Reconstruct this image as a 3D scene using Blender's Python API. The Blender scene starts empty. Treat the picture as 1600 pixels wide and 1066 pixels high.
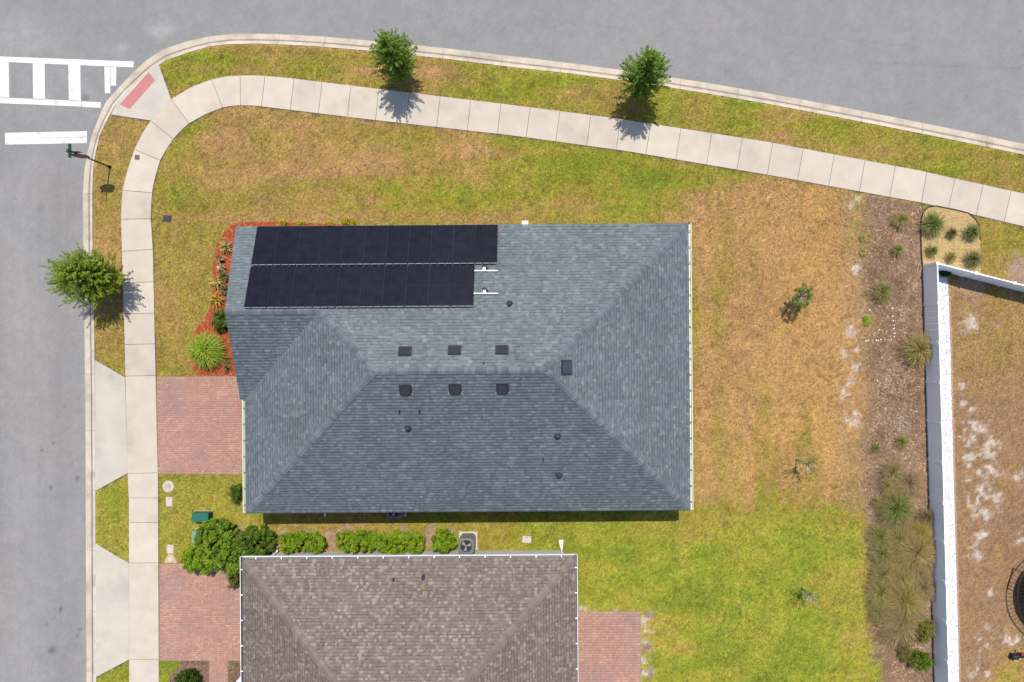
import bpy, math, random
import numpy as np
from mathutils import Matrix, Vector

# ------------------------------------------------------------------ camera, sky, sun, exposure
SC = bpy.context.scene
COL = SC.collection
CAM_H = 34.0                      # drone height above the lawn, metres
FPX = 1600 * 24.0 / 36.0          # focal length in photo pixels (24 mm equivalent)
CX, CY = 850.0, 533.0             # nadir point in photo pixels

cam_d = bpy.data.cameras.new("camera")
cam_d.lens = 24.0
cam_d.sensor_width = 36.0
cam_d.shift_x = (800 - CX) / 1600.0
cam_d.clip_end = 2000
cam = bpy.data.objects.new("camera", cam_d)
cam.location = (0, 0, CAM_H)
COL.objects.link(cam)
SC.camera = cam

SUN_V = Vector((0.06, 0.455, 1.0)).normalized()      # towards the sun
world = bpy.data.worlds.new("World")
SC.world = world
world.use_nodes = True
wn = world.node_tree.nodes
bg = wn["Background"]
sky = wn.new("ShaderNodeTexSky")
sky.sky_type = 'NISHITA'
sky.sun_disc = False
sky.sun_elevation = math.asin(SUN_V.z)
sky.sun_rotation = math.atan2(SUN_V.x, SUN_V.y)
world.node_tree.links.new(sky.outputs[0], bg.inputs[0])
bg.inputs[1].default_value = 0.12
sun_d = bpy.data.lights.new("sun", 'SUN')
sun_d.energy = 4.0
sun_d.angle = math.radians(0.53)
sun_d.color = (1.0, 0.93, 0.82)
sun = bpy.data.objects.new("sun", sun_d)
sun.rotation_euler = (-SUN_V).to_track_quat('-Z', 'Y').to_euler()
COL.objects.link(sun)
SC.view_settings.view_transform = 'Standard'
SC.view_settings.look = 'None'
SC.view_settings.gamma = 1.0
SC.view_settings.use_curve_mapping = False
SC.view_settings.exposure = 0.50

# ------------------------------------------------------------------ helpers
random.seed(7)
KLIT = 2.0                        # sunlit radiance of a white surface at this exposure


def P(u, v, z=0.0):
    """photo pixel at height z -> world point"""
    s = (CAM_H - z) / FPX
    return ((u - CX) * s, -(v - CY) * s, z)


def PX(u, v, z=0.0):
    p = P(u, v, z)
    return (p[0], p[1])


def C(r, g, b):
    """surface albedo for a colour as seen in full sun"""
    f = lambda c: ((c / 255.0 + 0.055) / 1.055) ** 2.4 if c > 10 else c / 255.0 / 12.92
    return (min(f(r) / KLIT, .85), min(f(g) / KLIT, .85), min(f(b) / KLIT, .85))


def Carr(a):
    a = np.asarray(a, float) / 255.0
    return np.minimum(((a + 0.055) / 1.055) ** 2.4 / KLIT, .85)


_LAT = {}


def vnoise(x, y, seed=0):
    if seed not in _LAT:
        _LAT[seed] = np.random.default_rng(1000 + seed).random((256, 256))
    L = _LAT[seed]
    xi = np.floor(x).astype(int)
    yi = np.floor(y).astype(int)
    fx = x - xi
    fy = y - yi
    fx = fx * fx * (3 - 2 * fx)
    fy = fy * fy * (3 - 2 * fy)
    a = L[xi % 256, yi % 256]
    b = L[(xi + 1) % 256, yi % 256]
    c = L[xi % 256, (yi + 1) % 256]
    d = L[(xi + 1) % 256, (yi + 1) % 256]
    return (a * (1 - fx) + b * fx) * (1 - fy) + (c * (1 - fx) + d * fx) * fy


def fbm(x, y, scale, seed=0, octs=3):
    t = 0
    amp = 1.0
    tot = 0
    for k in range(octs):
        t = t + amp * vnoise(x / scale + 17.3 * k, y / scale + 9.1 * k, seed + k)
        tot += amp
        scale *= 0.5
        amp *= 0.55
    return t / tot


def in_poly(u, v, poly):
    r = np.zeros(np.shape(u), bool)
    n = len(poly)
    for i in range(n):
        x1, y1 = poly[i]
        x2, y2 = poly[(i + 1) % n]
        if y1 == y2:
            continue
        c = ((y1 > v) != (y2 > v)) & (u < (x2 - x1) * (v - y1) / (y2 - y1) + x1)
        r ^= c
    return r


# ---- materials
def mat(name, col=None, tint=False, rough=0.85, n1=None, n2=None, rand=0.0, bump=None, metal=0.0, spec=0.3,
        transl=0.0, coat=0.0, stain=None):
    """procedural material: base colour (plain or the 'tint' attribute) scaled by world-space noises (scale, amount)"""
    m = bpy.data.materials.new(name)
    m.use_nodes = True
    nt = m.node_tree
    N, L = nt.nodes, nt.links
    bs = N["Principled BSDF"]
    geo = N.new("ShaderNodeNewGeometry")
    if tint:
        a = N.new("ShaderNodeAttribute")
        a.attribute_name = "tint"
        cur = a.outputs["Color"]
    else:
        a = N.new("ShaderNodeRGB")
        a.outputs[0].default_value = (*col, 1)
        cur = a.outputs[0]

    def scale_by(sock):
        nonlocal cur
        v = N.new("ShaderNodeVectorMath")
        v.operation = 'SCALE'
        L.new(cur, v.inputs[0])
        L.new(sock, v.inputs["Scale"])
        cur = v.outputs[0]

    for nz in (n1, n2):
        if nz:
            t = N.new("ShaderNodeTexNoise")
            t.inputs["Scale"].default_value = nz[0]
            t.inputs["Detail"].default_value = nz[2] if len(nz) > 2 else 4
            L.new(geo.outputs["Position"], t.inputs["Vector"])
            mr = N.new("ShaderNodeMapRange")
            mr.inputs[1].default_value = 0.3
            mr.inputs[2].default_value = 0.7
            mr.inputs[3].default_value = 1 - nz[1]
            mr.inputs[4].default_value = 1 + nz[1]
            L.new(t.outputs["Fac"], mr.inputs[0])
            scale_by(mr.outputs[0])
    if stain:
        t = N.new("ShaderNodeTexNoise")
        t.inputs["Scale"].default_value = stain[0]
        t.inputs["Detail"].default_value = 6
        t.inputs["Roughness"].default_value = .62
        L.new(geo.outputs["Position"], t.inputs["Vector"])
        mr = N.new("ShaderNodeMapRange")
        mr.inputs[1].default_value = stain[2] if len(stain) > 2 else .52
        mr.inputs[2].default_value = (stain[2] if len(stain) > 2 else .52) + .2
        mr.inputs[3].default_value = 1.0
        mr.inputs[4].default_value = 1 - stain[1]
        L.new(t.outputs["Fac"], mr.inputs[0])
        scale_by(mr.outputs[0])
    if rand:
        oi = N.new("ShaderNodeObjectInfo")
        mr = N.new("ShaderNodeMapRange")
        mr.inputs[3].default_value = 1 - rand
        mr.inputs[4].default_value = 1 + rand
        L.new(oi.outputs["Random"], mr.inputs[0])
        scale_by(mr.outputs[0])
    L.new(cur, bs.inputs["Base Color"])
    bs.inputs["Roughness"].default_value = rough
    bs.inputs["Metallic"].default_value = metal
    bs.inputs["Specular IOR Level"].default_value = spec
    if coat:
        bs.inputs["Coat Weight"].default_value = coat
    if bump:
        t = N.new("ShaderNodeTexNoise")
        t.inputs["Scale"].default_value = bump[0]
        t.inputs["Detail"].default_value = 4
        L.new(geo.outputs["Position"], t.inputs["Vector"])
        b = N.new("ShaderNodeBump")
        b.inputs["Strength"].default_value = bump[1]
        b.inputs["Distance"].default_value = bump[2] if len(bump) > 2 else 0.02
        L.new(t.outputs["Fac"], b.inputs["Height"])
        L.new(b.outputs[0], bs.inputs["Normal"])
    if transl:
        tr = N.new("ShaderNodeBsdfTranslucent")
        L.new(cur, tr.inputs["Color"])
        mx = N.new("ShaderNodeMixShader")
        mx.inputs[0].default_value = transl
        L.new(bs.outputs[0], mx.inputs[1])
        L.new(tr.outputs[0], mx.inputs[2])
        L.new(mx.outputs[0], N["Material Output"].inputs[0])
    return m


M = {}
M['ground'] = mat("lawn_soil", tint=True, rough=0.95, n1=(9, .22), n2=(60, .30), bump=(45, .6, .03), spec=.1)
M['blade'] = mat("grass_blade", tint=True, rough=0.7, spec=.2, transl=.25)
M['road'] = mat("asphalt", tint=True, rough=0.9, n1=(1.6, .05, 6), n2=(30, .22, 3), bump=(120, .5, .01), spec=.25)
M['paint'] = mat("road_paint", (.52, .52, .51), rough=.6, n1=(3, .06), n2=(26, .10), spec=.3, stain=(2.2, .35, .55))
M['concrete'] = mat("concrete", C(235, 222, 206), rough=.9, n1=(1.3, .06, 6), n2=(30, .06), rand=.06, stain=(.55, .15, .52), bump=(60, .2, .006))
M['kerbc'] = mat("kerb_concrete", tint=True, rough=.9, n1=(2.2, .10, 6), n2=(30, .08), rand=.05, stain=(.8, .30, .48), bump=(60, .2, .006))
M['apron'] = mat("apron_concrete", C(230, 221, 207), rough=.9, n1=(.8, .07, 6), n2=(30, .05), rand=.03, stain=(.5, .18, .50), bump=(60, .2, .006))
M['mat_red'] = mat("tactile_mat", C(224, 146, 146), rough=.7, n1=(4, .07), n2=(40, .07))
M['paver'] = mat("paver", tint=True, rough=.9, n1=(14, .08), n2=(1.1, .07), bump=(80, .3, .006))
M['sandjoint'] = mat("joint_sand", C(184, 152, 138), rough=.95, n1=(20, .15))
M['shingle'] = mat("shingle", tint=True, rough=.92, n1=(.5, .05, 3), n2=(70, .12, 2), spec=.2)
M['cap_blue'] = mat("cap_blue", C(122, 131, 139), rough=.92, n2=(70, .10, 2), rand=.24, spec=.2)
M['cap_tan'] = mat("cap_tan", C(148, 137, 125), rough=.92, n1=(70, .12, 2), rand=.16, spec=.2)
M['deck_blue'] = mat("roof_deck_blue", C(105, 115, 124), rough=.95, n1=(30, .2))
M['deck_tan'] = mat("roof_deck_tan", C(112, 100, 90), rough=.95, n1=(30, .2))
M['wall'] = mat("stucco", C(222, 218, 206), rough=.9, n1=(25, .05), bump=(120, .4, .01))
M['wallw'] = mat("white_siding", C(232, 235, 238), rough=.8, n1=(20, .04))
M['trimw'] = mat("white_trim", (.74, .74, .74), rough=.5, n1=(6, .04))
M['gutterc'] = mat("cream_gutter", (.66, .70, .55), rough=.35, n1=(5, .08), spec=.5)
M['gutterd'] = mat("gutter_trough", C(140, 138, 150), rough=.5, n1=(6, .12))
M['glassw'] = mat("window_glass", (.03, .04, .05), rough=.08, spec=.6)
M['vent'] = mat("vent_metal", C(56, 60, 70), rough=.7, n1=(12, .08), spec=.15)
M['ventd'] = mat("vent_dark", (.018, .02, .026), rough=.6, n1=(12, .1))
M['black'] = mat("black_rubber", (.012, .012, .014), rough=.6, n1=(20, .2))
M['alu'] = mat("aluminium", (.72, .72, .74), rough=.35, metal=.4, n1=(10, .06))
M['pvglass'] = mat("solar_glass", (.0085, .0092, .0165), rough=.30, spec=.10, n1=(3.0, .25, 3), n2=(40, .15), rand=.10)
M['pvframe'] = mat("solar_frame", (.010, .011, .018), rough=.6, spec=.1)
M['pvline'] = mat("solar_cell_line", (.010, .010, .022), rough=.3)
M['pvgap'] = mat("solar_clamp_bar", C(58, 70, 100), rough=.6, spec=.1, n1=(6, .4))
M['pvtrim'] = mat("solar_edge_trim", C(150, 156, 172), rough=.45, metal=.3, n1=(4, .3))
M['vinyl'] = mat("white_vinyl", (.82, .83, .85), rough=.42, n1=(3, .03), spec=.4)
M['leaf'] = mat("leaf", tint=True, rough=.6, spec=.25, transl=.42)
M['bladeP'] = mat("plant_blade", tint=True, rough=.6, spec=.25, transl=.25)
M['bark'] = mat("bark", C(118, 100, 84), rough=.95, n1=(18, .25), bump=(40, .6, .02))
M['twig'] = mat("grey_twig", C(214, 206, 188), rough=.9, n1=(18, .2))
M['chip'] = mat("mulch_chip", tint=True, rough=.95, n1=(30, .2), spec=.1)
M['redbed'] = mat("red_mulch_bed", C(184, 94, 62), rough=.95, n1=(25, .35), n2=(6, .2), bump=(40, .8, .03), spec=.1)
M['brownbed'] = mat("bark_mulch_bed", C(156, 130, 112), rough=.95, n1=(25, .35), n2=(2.0, .22), bump=(40, .8, .03), spec=.1)
M['goldbed'] = mat("gold_gravel_bed", C(246, 208, 142), rough=.95, n1=(25, .25), bump=(40, .4, .02))
M['whitebed'] = mat("white_gravel_bed", (.66, .66, .68), rough=.95, n1=(25, .2), bump=(40, .8, .02))
M['stone'] = mat("pebble", tint=True, rough=.85, n1=(30, .1))
M['edging'] = mat("lawn_edging", (.03, .022, .02), rough=.7)
M['terracotta'] = mat("brick_edging", C(206, 172, 156), rough=.9, n1=(12, .12))
M['teal'] = mat("teal_paint", C(44, 122, 108), rough=.5, n1=(8, .07), spec=.4)
M['palegreen'] = mat("pale_green_paint", C(150, 180, 168), rough=.5, n1=(8, .06), spec=.4)
M['lidc'] = mat("cover_concrete", C(236, 224, 208), rough=.85, n1=(16, .06))
M['lidp'] = mat("cover_plastic", C(238, 226, 226), rough=.6, n1=(16, .05))
M['lidk'] = mat("cover_dark", C(58, 66, 88), rough=.5, n1=(16, .1))
M['brown'] = mat("brown_plate", C(140, 108, 98), rough=.8, n1=(30, .15))
M['poleb'] = mat("bronze_pole", (.035, .02, .016), rough=.45, metal=.3)
M['signred'] = mat("sign_red", (.20, .035, .045), rough=.5, n1=(20, .1))
M['signgreen'] = mat("sign_green", (.01, .14, .11), rough=.45)
M['acgrey'] = mat("unit_grey", C(132, 134, 136), rough=.5, n1=(10, .06), spec=.4)
M['acdark'] = mat("unit_dark", (.02, .02, .022), rough=.6)
M['acblade'] = mat("fan_blade", C(205, 203, 202), rough=.4, metal=.3)
M['tramp'] = mat("trampoline_mat", (.01, .01, .013), rough=.7, n1=(50, .2))
M['toyred'] = mat("toy_red", (.25, .03, .02), rough=.4)
M['toycream'] = mat("toy_cream", C(235, 215, 170), rough=.4)
M['garage'] = mat("garage_door", C(226, 222, 214), rough=.6, n1=(12, .04))
M['doorw'] = mat("front_door", (.12, .05, .03), rough=.5, n1=(14, .1))
M['stick'] = mat("pale_stick", C(226, 190, 160), rough=.8, n1=(20, .15))

# ---- objects
ROOT = {}


def raw_mesh(name, V, F, m, tint=None, domain='FACE', smooth=False):
    me = bpy.data.meshes.new(name)
    V = np.asarray(V, np.float32)
    if isinstance(F, np.ndarray):
        nf, k = F.shape
        me.vertices.add(len(V))
        me.vertices.foreach_set("co", V.ravel())
        me.loops.add(nf * k)
        me.loops.foreach_set("vertex_index", F.astype(np.int32).ravel())
        me.polygons.add(nf)
        me.polygons.foreach_set("loop_start", np.arange(0, nf * k, k, dtype=np.int32))
        me.update(calc_edges=True)
    else:
        me.from_pydata(V.tolist(), [], F)
        me.update()
    if tint is not None:
        t = np.asarray(tint, np.float32)
        at = me.attributes.new("tint", 'FLOAT_COLOR', domain)
        c = np.ones((len(t), 4), np.float32)
        c[:, :3] = t
        at.data.foreach_set("color", c.ravel())
    if smooth:
        me.polygons.foreach_set("use_smooth", np.ones(len(me.polygons), bool))
    me.materials.append(m)
    return me


def link(name, me, parent=None, mw=None):
    o = bpy.data.objects.new(name, me)
    COL.objects.link(o)
    if parent is not None:
        o.parent = parent
        ROOT[o.name] = ROOT[parent.name]
    else:
        ROOT[o.name] = np.zeros(3)
    if mw is not None:
        if parent is not None:
            o.location = Vector(mw.translation) - Vector(ROOT[parent.name])
            o.rotation_euler = mw.to_euler()
        else:
            o.matrix_world = mw
    return o


def tag(o, label=None, cat=None, group=None, kind=None):
    if label:
        o["label"] = label
    if cat:
        o["category"] = cat
    if group:
        o["group"] = group
    if kind:
        o["kind"] = kind
    return o


def thing(name, label, cat, loc=(0, 0, 0), group=None, kind=None):
    o = bpy.data.objects.new(name, None)
    o.empty_display_size = 0.2
    o.location = loc
    COL.objects.link(o)
    ROOT[o.name] = np.array(loc, float)
    return tag(o, label, cat, group, kind)


class MB:
    """collects simple shapes in world coordinates; build() makes ONE mesh object"""

    def __init__(s):
        s.v, s.f, s.t = [], [], []

    def face(s, pts, t=None):
        i = len(s.v)
        s.v += [tuple(p) for p in pts]
        s.f.append(tuple(range(i, i + len(pts))))
        s.t.append(t or (0, 0, 0))
        return s

    def mesh(s, V, F, t=None):
        i = len(s.v)
        s.v += [tuple(p) for p in V]
        for f in F:
            s.f.append(tuple(i + k for k in f))
            s.t.append(t or (0, 0, 0))
        return s

    def prism(s, poly, z0, z1, t=None):
        """poly: plan points (any winding); z1 may be a list of top heights"""
        a = sum(poly[i][0] * poly[(i + 1) % len(poly)][1] - poly[(i + 1) % len(poly)][0] * poly[i][1] for i in range(len(poly)))
        zt = list(z1) if isinstance(z1, (list, tuple)) else [z1] * len(poly)
        if a < 0:
            poly = poly[::-1]
            zt = zt[::-1]
        n = len(poly)
        V = [(p[0], p[1], z0) for p in poly] + [(p[0], p[1], z) for p, z in zip(poly, zt)]
        F = [tuple(range(n - 1, -1, -1)), tuple(range(n, 2 * n))]
        F += [(i, (i + 1) % n, n + (i + 1) % n, n + i) for i in range(n)]
        return s.mesh(V, F, t)

    def box(s, c, d, rz=0, t=None, taper=1.0):
        x, y, z = d[0] / 2, d[1] / 2, d[2]
        ca, sa = math.cos(rz), math.sin(rz)
        V = []
        for zz, k in ((0, 1.0), (z, taper)):
            for sx, sy in ((-1, -1), (1, -1), (1, 1), (-1, 1)):
                a, b = sx * x * k, sy * y * k
                V.append((c[0] + a * ca - b * sa, c[1] + a * sa + b * ca, c[2] + zz))
        return s.mesh(V, [(3, 2, 1, 0), (4, 5, 6, 7), (0, 1, 5, 4), (1, 2, 6, 5), (2, 3, 7, 6), (3, 0, 4, 7)], t)

    def tube(s, pts, rad, n=6, t=None, cap=True):
        pts = [Vector(p) for p in pts]
        if not isinstance(rad, (list, tuple)):
            rad = [rad] * len(pts)
        V = []
        for i, p in enumerate(pts):
            d = (pts[min(i + 1, len(pts) - 1)] - pts[max(i - 1, 0)]).normalized()
            a = d.orthogonal().normalized() if i == 0 else (a - d * a.dot(d)).normalized()
            b = d.cross(a)
            for k in range(n):
                w = 2 * math.pi * k / n
                V.append(p + (a * math.cos(w) + b * math.sin(w)) * rad[i])
        F = []
        for i in range(len(pts) - 1):
            for k in range(n):
                k2 = (k + 1) % n
                F.append((i * n + k, i * n + k2, (i + 1) * n + k2, (i + 1) * n + k))
        if cap:
            F.append(tuple(range(n - 1, -1, -1)))
            F.append(tuple((len(pts) - 1) * n + k for k in range(n)))
        return s.mesh(V, F, t)

    def disc(s, c, r, z0, z1, n=28, r_in=0.0, t=None):
        ang = [2 * math.pi * k / n for k in range(n)]
        if r_in <= 0:
            return s.prism([(c[0] + r * math.cos(a), c[1] + r * math.sin(a)) for a in ang], z0, z1, t)
        V = []
        for rr, z in ((r, z0), (r, z1), (r_in, z1), (r_in, z0)):
            V += [(c[0] + rr * math.cos(a), c[1] + rr * math.sin(a), z) for a in ang]
        F = []
        for j in range(4):
            for k in range(n):
                k2 = (k + 1) % n
                F.append((j * n + k, j * n + k2, ((j + 1) % 4) * n + k2, ((j + 1) % 4) * n + k))
        return s.mesh(V, F, t)

    def build(s, name, m, parent=None, smooth=False, tint=False, kind=None):
        V = np.array(s.v, float)
        if parent is not None:
            V = V - ROOT[parent.name]
        me = raw_mesh(name, V, s.f, m, s.t if tint else None, smooth=smooth)
        o = link(name, me, parent)
        if kind:
            o["kind"] = kind
        return o


def single(name, mb, m, label, cat, group=None, **kw):
    """a thing that is one mesh"""
    o = mb.build(name, m, None, **kw)
    return tag(o, label, cat, group)


# ------------------------------------------------------------------ layout lines in photo pixels (ground level)
KO = [(2600, 440), (2000, 306), (1600, 224), (1500, 203), (1400, 183), (1300, 163.5), (1200, 145), (1100, 128), (1000, 112.5), (900, 99),
      (800, 87), (700, 75), (600, 64.5), (500, 56), (435, 52.5), (400, 52), (365, 52), (325, 56), (290, 64), (254, 76), (228, 93),
      (209, 110), (187, 133), (165, 157), (153, 182), (143, 208), (135, 238), (130, 267), (128, 300), (128.3, 400), (130, 480),
      (131, 560), (132, 650), (132.4, 780), (132.8, 900), (133.5, 1066), (136, 1700), (140, 2400)]
KI = [(2600, 460), (2000, 326), (1600, 243), (1500, 222), (1400, 202), (1300, 182.5), (1200, 163.5), (1100, 146.5), (1000, 130.5), (900, 117),
      (800, 106), (700, 93.5), (600, 82.5), (500, 74), (437, 70.5), (400, 69.5), (361, 70), (328, 74), (296, 83), (262, 95), (243, 107),
      (226, 121), (199, 145), (182, 165), (169, 188), (157.5, 213), (151, 240), (147, 267), (146, 300), (146.3, 400), (148, 480),
      (149.3, 560), (150, 650), (150.7, 780), (151, 900), (151.6, 1066), (154, 1700), (158, 2400)]
SO = [(2600, 541), (1700, 327), (1600, 303), (1432, 266), (1200, 222), (960, 185), (800, 164.5), (440, 121), (400, 118.2), (376, 118.6),
      (352, 120), (331, 124.5), (298, 137), (268, 155.5), (250, 171), (235.6, 189), (222, 210), (210.5, 234), (199.5, 267), (192, 297), (190.3, 320),
      (189.7, 342), (191.7, 417), (195.3, 534), (200, 740), (202, 784), (202.5, 1066), (206, 1700)]
SI = [(2600, 592), (1700, 378), (1600, 354), (1523, 336), (1440, 317), (1200, 273.5), (975, 235.8), (800, 212), (575, 186.7), (400, 165.6),
      (376, 164.8), (362, 165.6), (348, 168.4), (321, 179), (295.7, 193), (283, 204), (270.7, 218), (260, 234), (250.6, 251), (244, 272), (238.6, 296), (236.6, 320),
      (236, 342), (239.3, 392), (242.3, 534), (247.3, 751), (248.6, 1066), (252, 1700)]


def resample(poly):
    p = np.array(poly, float)
    seg = np.hypot(*(p[1:] - p[:-1]).T)
    return p, np.concatenate([[0], np.cumsum(seg)])


class Line:
    def __init__(s, poly):
        s.p, s.s = resample(poly)

    def at(s, t):
        return np.array([np.interp(t, s.s, s.p[:, 0]), np.interp(t, s.s, s.p[:, 1])])

    def nearest(s, q):
        q = np.asarray(q, float)
        best = (1e18, 0)
        for i in range(len(s.p) - 1):
            a, b = s.p[i], s.p[i + 1]
            d = b - a
            k = max(0, min(1, np.dot(q - a, d) / np.dot(d, d)))
            e = np.sum((a + d * k - q) ** 2)
            if e < best[0]:
                best = (e, s.s[i] + k * (s.s[i + 1] - s.s[i]))
        return best[1]

    def range(s, t0, t1, step=9.0):
        n = max(2, int(abs(t1 - t0) / step) + 1)
        return [s.at(t) for t in np.linspace(t0, t1, n)]


LKO, LKI, LSO, LSI = Line(KO), Line(KI), Line(SO), Line(SI)
KM = [(a[0] * .18 + b[0] * .82, a[1] * .18 + b[1] * .82) for a, b in zip(KO, KI)]
BLOCK = KM + [(2600, 2400)]
SIDEWALK = SO + SI[::-1]
RAMP = [(248, 99), (268, 155.5), (235.6, 189), (173.5, 179.5), (185, 158), (197.5, 143.5), (211, 131), (224.5, 119.5)]
APRON_A = [(148.6, 562.4), (196, 589.5), (200, 739.5), (149.6, 767.4)]
APRON_B = [(149.8, 849.2), (202, 879.5), (202.4, 1030.5), (150.2, 1058.2)]
DRIVE_A = [(245, 588.5), (368, 587.5), (378, 588), (430, 588), (430, 741), (247.5, 741)]
DRIVE_B = [(249, 881), (430, 881), (430, 1031), (356, 1031), (356, 1180), (327, 1180), (327, 1031), (249.5, 1031)]
PATIO = [(880, 955.5), (1001, 955.5), (1003, 1180), (880, 1180)]
REDBED = [(560, 352), (500, 349.5), (440, 348), (400, 347.5), (376, 348), (363, 352), (350, 364), (340, 380), (335, 396), (332, 420), (332, 452), (330, 478), (321, 496),
          (309, 511), (301, 525), (298, 545), (300, 570), (308, 587), (420, 587), (420, 352)]
REDBED = [(560, 353.5), (540, 351), (500, 349.5), (440, 347.5), (400, 346.8), (376, 347), (363, 351), (350, 364), (340, 380), (335, 396), (332, 420), (332, 452), (330, 478),
          (321, 496), (309, 511), (301, 525), (298, 545), (300, 570), (308, 587.2), (420, 587.2), (420, 370), (560, 370)]
BARKBED = [(1356, 304), (1437, 322), (1443, 330), (1438, 345), (1438, 415), (1444, 540), (1450, 700), (1456, 850), (1462, 1000), (1466, 1180), (1372, 1180),
           (1368, 1066), (1362, 980), (1358, 900), (1352, 830), (1352, 760), (1354, 700), (1357, 640), (1362, 580), (1360, 520), (1352, 460), (1348, 400), (1350, 340)]
GOLDBED = [(1441, 418), (1439.5, 395), (1438.5, 370), (1439.5, 345), (1442, 333), (1450, 324.5), (1462, 323), (1490, 328.5), (1512, 334), (1523, 343), (1529, 355),
           (1530.5, 375), (1531, 400), (1532, 428), (1500, 424), (1460, 418)]
WHITEBED = [(1444, 420), (1480, 430), (1482.5, 470), (1485, 540), (1488, 660), (1490.5, 760), (1494, 880), (1497.5, 1000), (1500, 1180), (1464, 1180), (1456, 850), (1450, 700)]
FRONTMULCH = [(284, 1031.5), (326.5, 1031.5), (326.5, 1180), (262, 1180), (264, 1060), (276, 1045)]
FRONTMULCH2 = [(356.5, 1032), (430, 1032), (430, 1180), (356.5, 1180)]
HOUSE_A = [(-13.3, -2.15), (-13.6, -2.15), (-13.6, 4.85), (6.2, 4.85), (6.2, -7.4), (-13.3, -7.4)]
HOUSE_B = [(-13.35, -10.46), (1.0, -10.46), (1.0, -27.0), (-13.35, -27.0)]

# ------------------------------------------------------------------ colour of the ground, laid out over the plot
DRY = [(270, 105, .25), (330, 95, .3), (400, 95, .45), (450, 100, .5), (520, 110, .45), (570, 120, .65), (660, 112, .75), (720, 125, .4), (800, 130, .4), (860, 140, .3),
       (920, 150, .45), (960, 150, .75), (1060, 150, .45), (1100, 160, .6), (1160, 180, .35), (1220, 180, .65), (1290, 195, .3), (1350, 210, .6), (1400, 215, .5),
       (1460, 235, .2), (1520, 245, .25), (1590, 260, .4), (190, 205, .6), (170, 225, .8), (185, 250, .35), (160, 280, .8), (185, 300, .5), (165, 340, .75), (170, 400, .85),
       (165, 500, .75), (175, 540, .7), (180, 568, .3), (290, 205, .2), (300, 250, .75), (340, 200, .92), (420, 190, .85), (500, 195, .92), (560, 190, .85), (260, 300, .6),
       (255, 340, .35), (300, 330, .6), (380, 260, .78), (450, 250, .72), (520, 235, .95), (420, 320, .65), (520, 320, .7), (480, 290, .75), (570, 300, .65), (600, 215, .9),
       (640, 240, .6), (700, 215, .85), (690, 250, .35), (640, 330, .45), (670, 290, .35), (720, 300, .25), (760, 300, .5), (780, 260, .3), (740, 340, .7), (830, 240, .3),
       (860, 290, .2), (820, 320, .5), (930, 270, .15), (900, 330, .6), (1000, 270, .1), (1040, 300, .15), (1080, 300, .25), (1000, 330, .4), (870, 220, .3), (950, 240, .3),
       (1060, 335, .7), (1110, 270, .5), (1150, 295, .75), (1200, 300, .92), (260, 380, .55), (290, 400, .65), (260, 450, .8), (300, 470, .55), (265, 520, .72), (300, 540, .55),
       (255, 577, .45), (330, 370, .6), (1100, 360, .8), (1100, 430, .65), (1095, 480, .5), (1100, 560, .7), (1110, 640, .78), (1110, 740, .72), (1150, 400, .82),
       (1180, 500, .88), (1150, 600, .82), (1200, 650, .92), (1180, 740, .82), (1250, 360, .95), (1300, 330, .8), (1250, 420, .97), (1260, 550, 1), (1300, 480, 1.),
       (1300, 600, 1.05), (1250, 680, .9), (1252, 730, .5), (1300, 740, .85), (1100, 790, .45), (1200, 800, .45), (1300, 800, .45), (1100, 775, .65), (920, 840, .12),
       (1000, 830, .15), (1090, 830, .2), (1150, 840, .28), (1220, 830, .35), (1280, 850, .1), (1330, 850, .35), (950, 900, .1), (1020, 900, .1), (1080, 900, .15),
       (1150, 900, .18), (1200, 880, .1), (1270, 900, .05), (1320, 940, .35), (1350, 900, .5), (1350, 1000, .45), (1280, 1000, .05), (1200, 1000, .25), (1120, 1000, .1),
       (1060, 990, .25), (1040, 1040, .12), (1150, 1050, .1), (1240, 1050, .02), (1320, 1050, .18), (1268, 935, .2), (1345, 1050, .3), (950, 948, .6), (1012, 1000, .6),
       (175, 770, .15), (185, 830, .2), (165, 800, .2), (190, 860, .35), (185, 790, .5), (270, 765, .25), (320, 775, .6), (300, 760, .45), (280, 800, .3), (340, 790, .3),
       (270, 840, .25), (290, 850, .4), (360, 790, .25), (380, 815, .55), (255, 1050, .1), (165, 1055, .15), (440, 820, .45), (470, 825, .55), (520, 822, .7), (580, 822, .65),
       (640, 825, .45), (690, 822, .4), (760, 830, .5), (800, 840, .35), (860, 830, .15), (780, 855, .4), (830, 855, .3), (500, 810, .5), (700, 810, .3), (900, 810, .15),
       (1000, 808, .1), (1560, 360, .5), (1580, 400, .65), (1545, 400, .5), (1590, 370, .35), (1520, 480, .85), (1560, 510, .65), (1590, 480, .7), (1520, 560, .9),
       (1570, 570, .78), (1590, 620, .9), (1520, 650, 1.), (1570, 700, 1.02), (1550, 800, 1.05), (1580, 880, 1.05), (1540, 900, 1.05), (1570, 960, 1.05), (1580, 1045, .8),
       (1595, 1062, .55), (1520, 1040, 1.0)]
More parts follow.
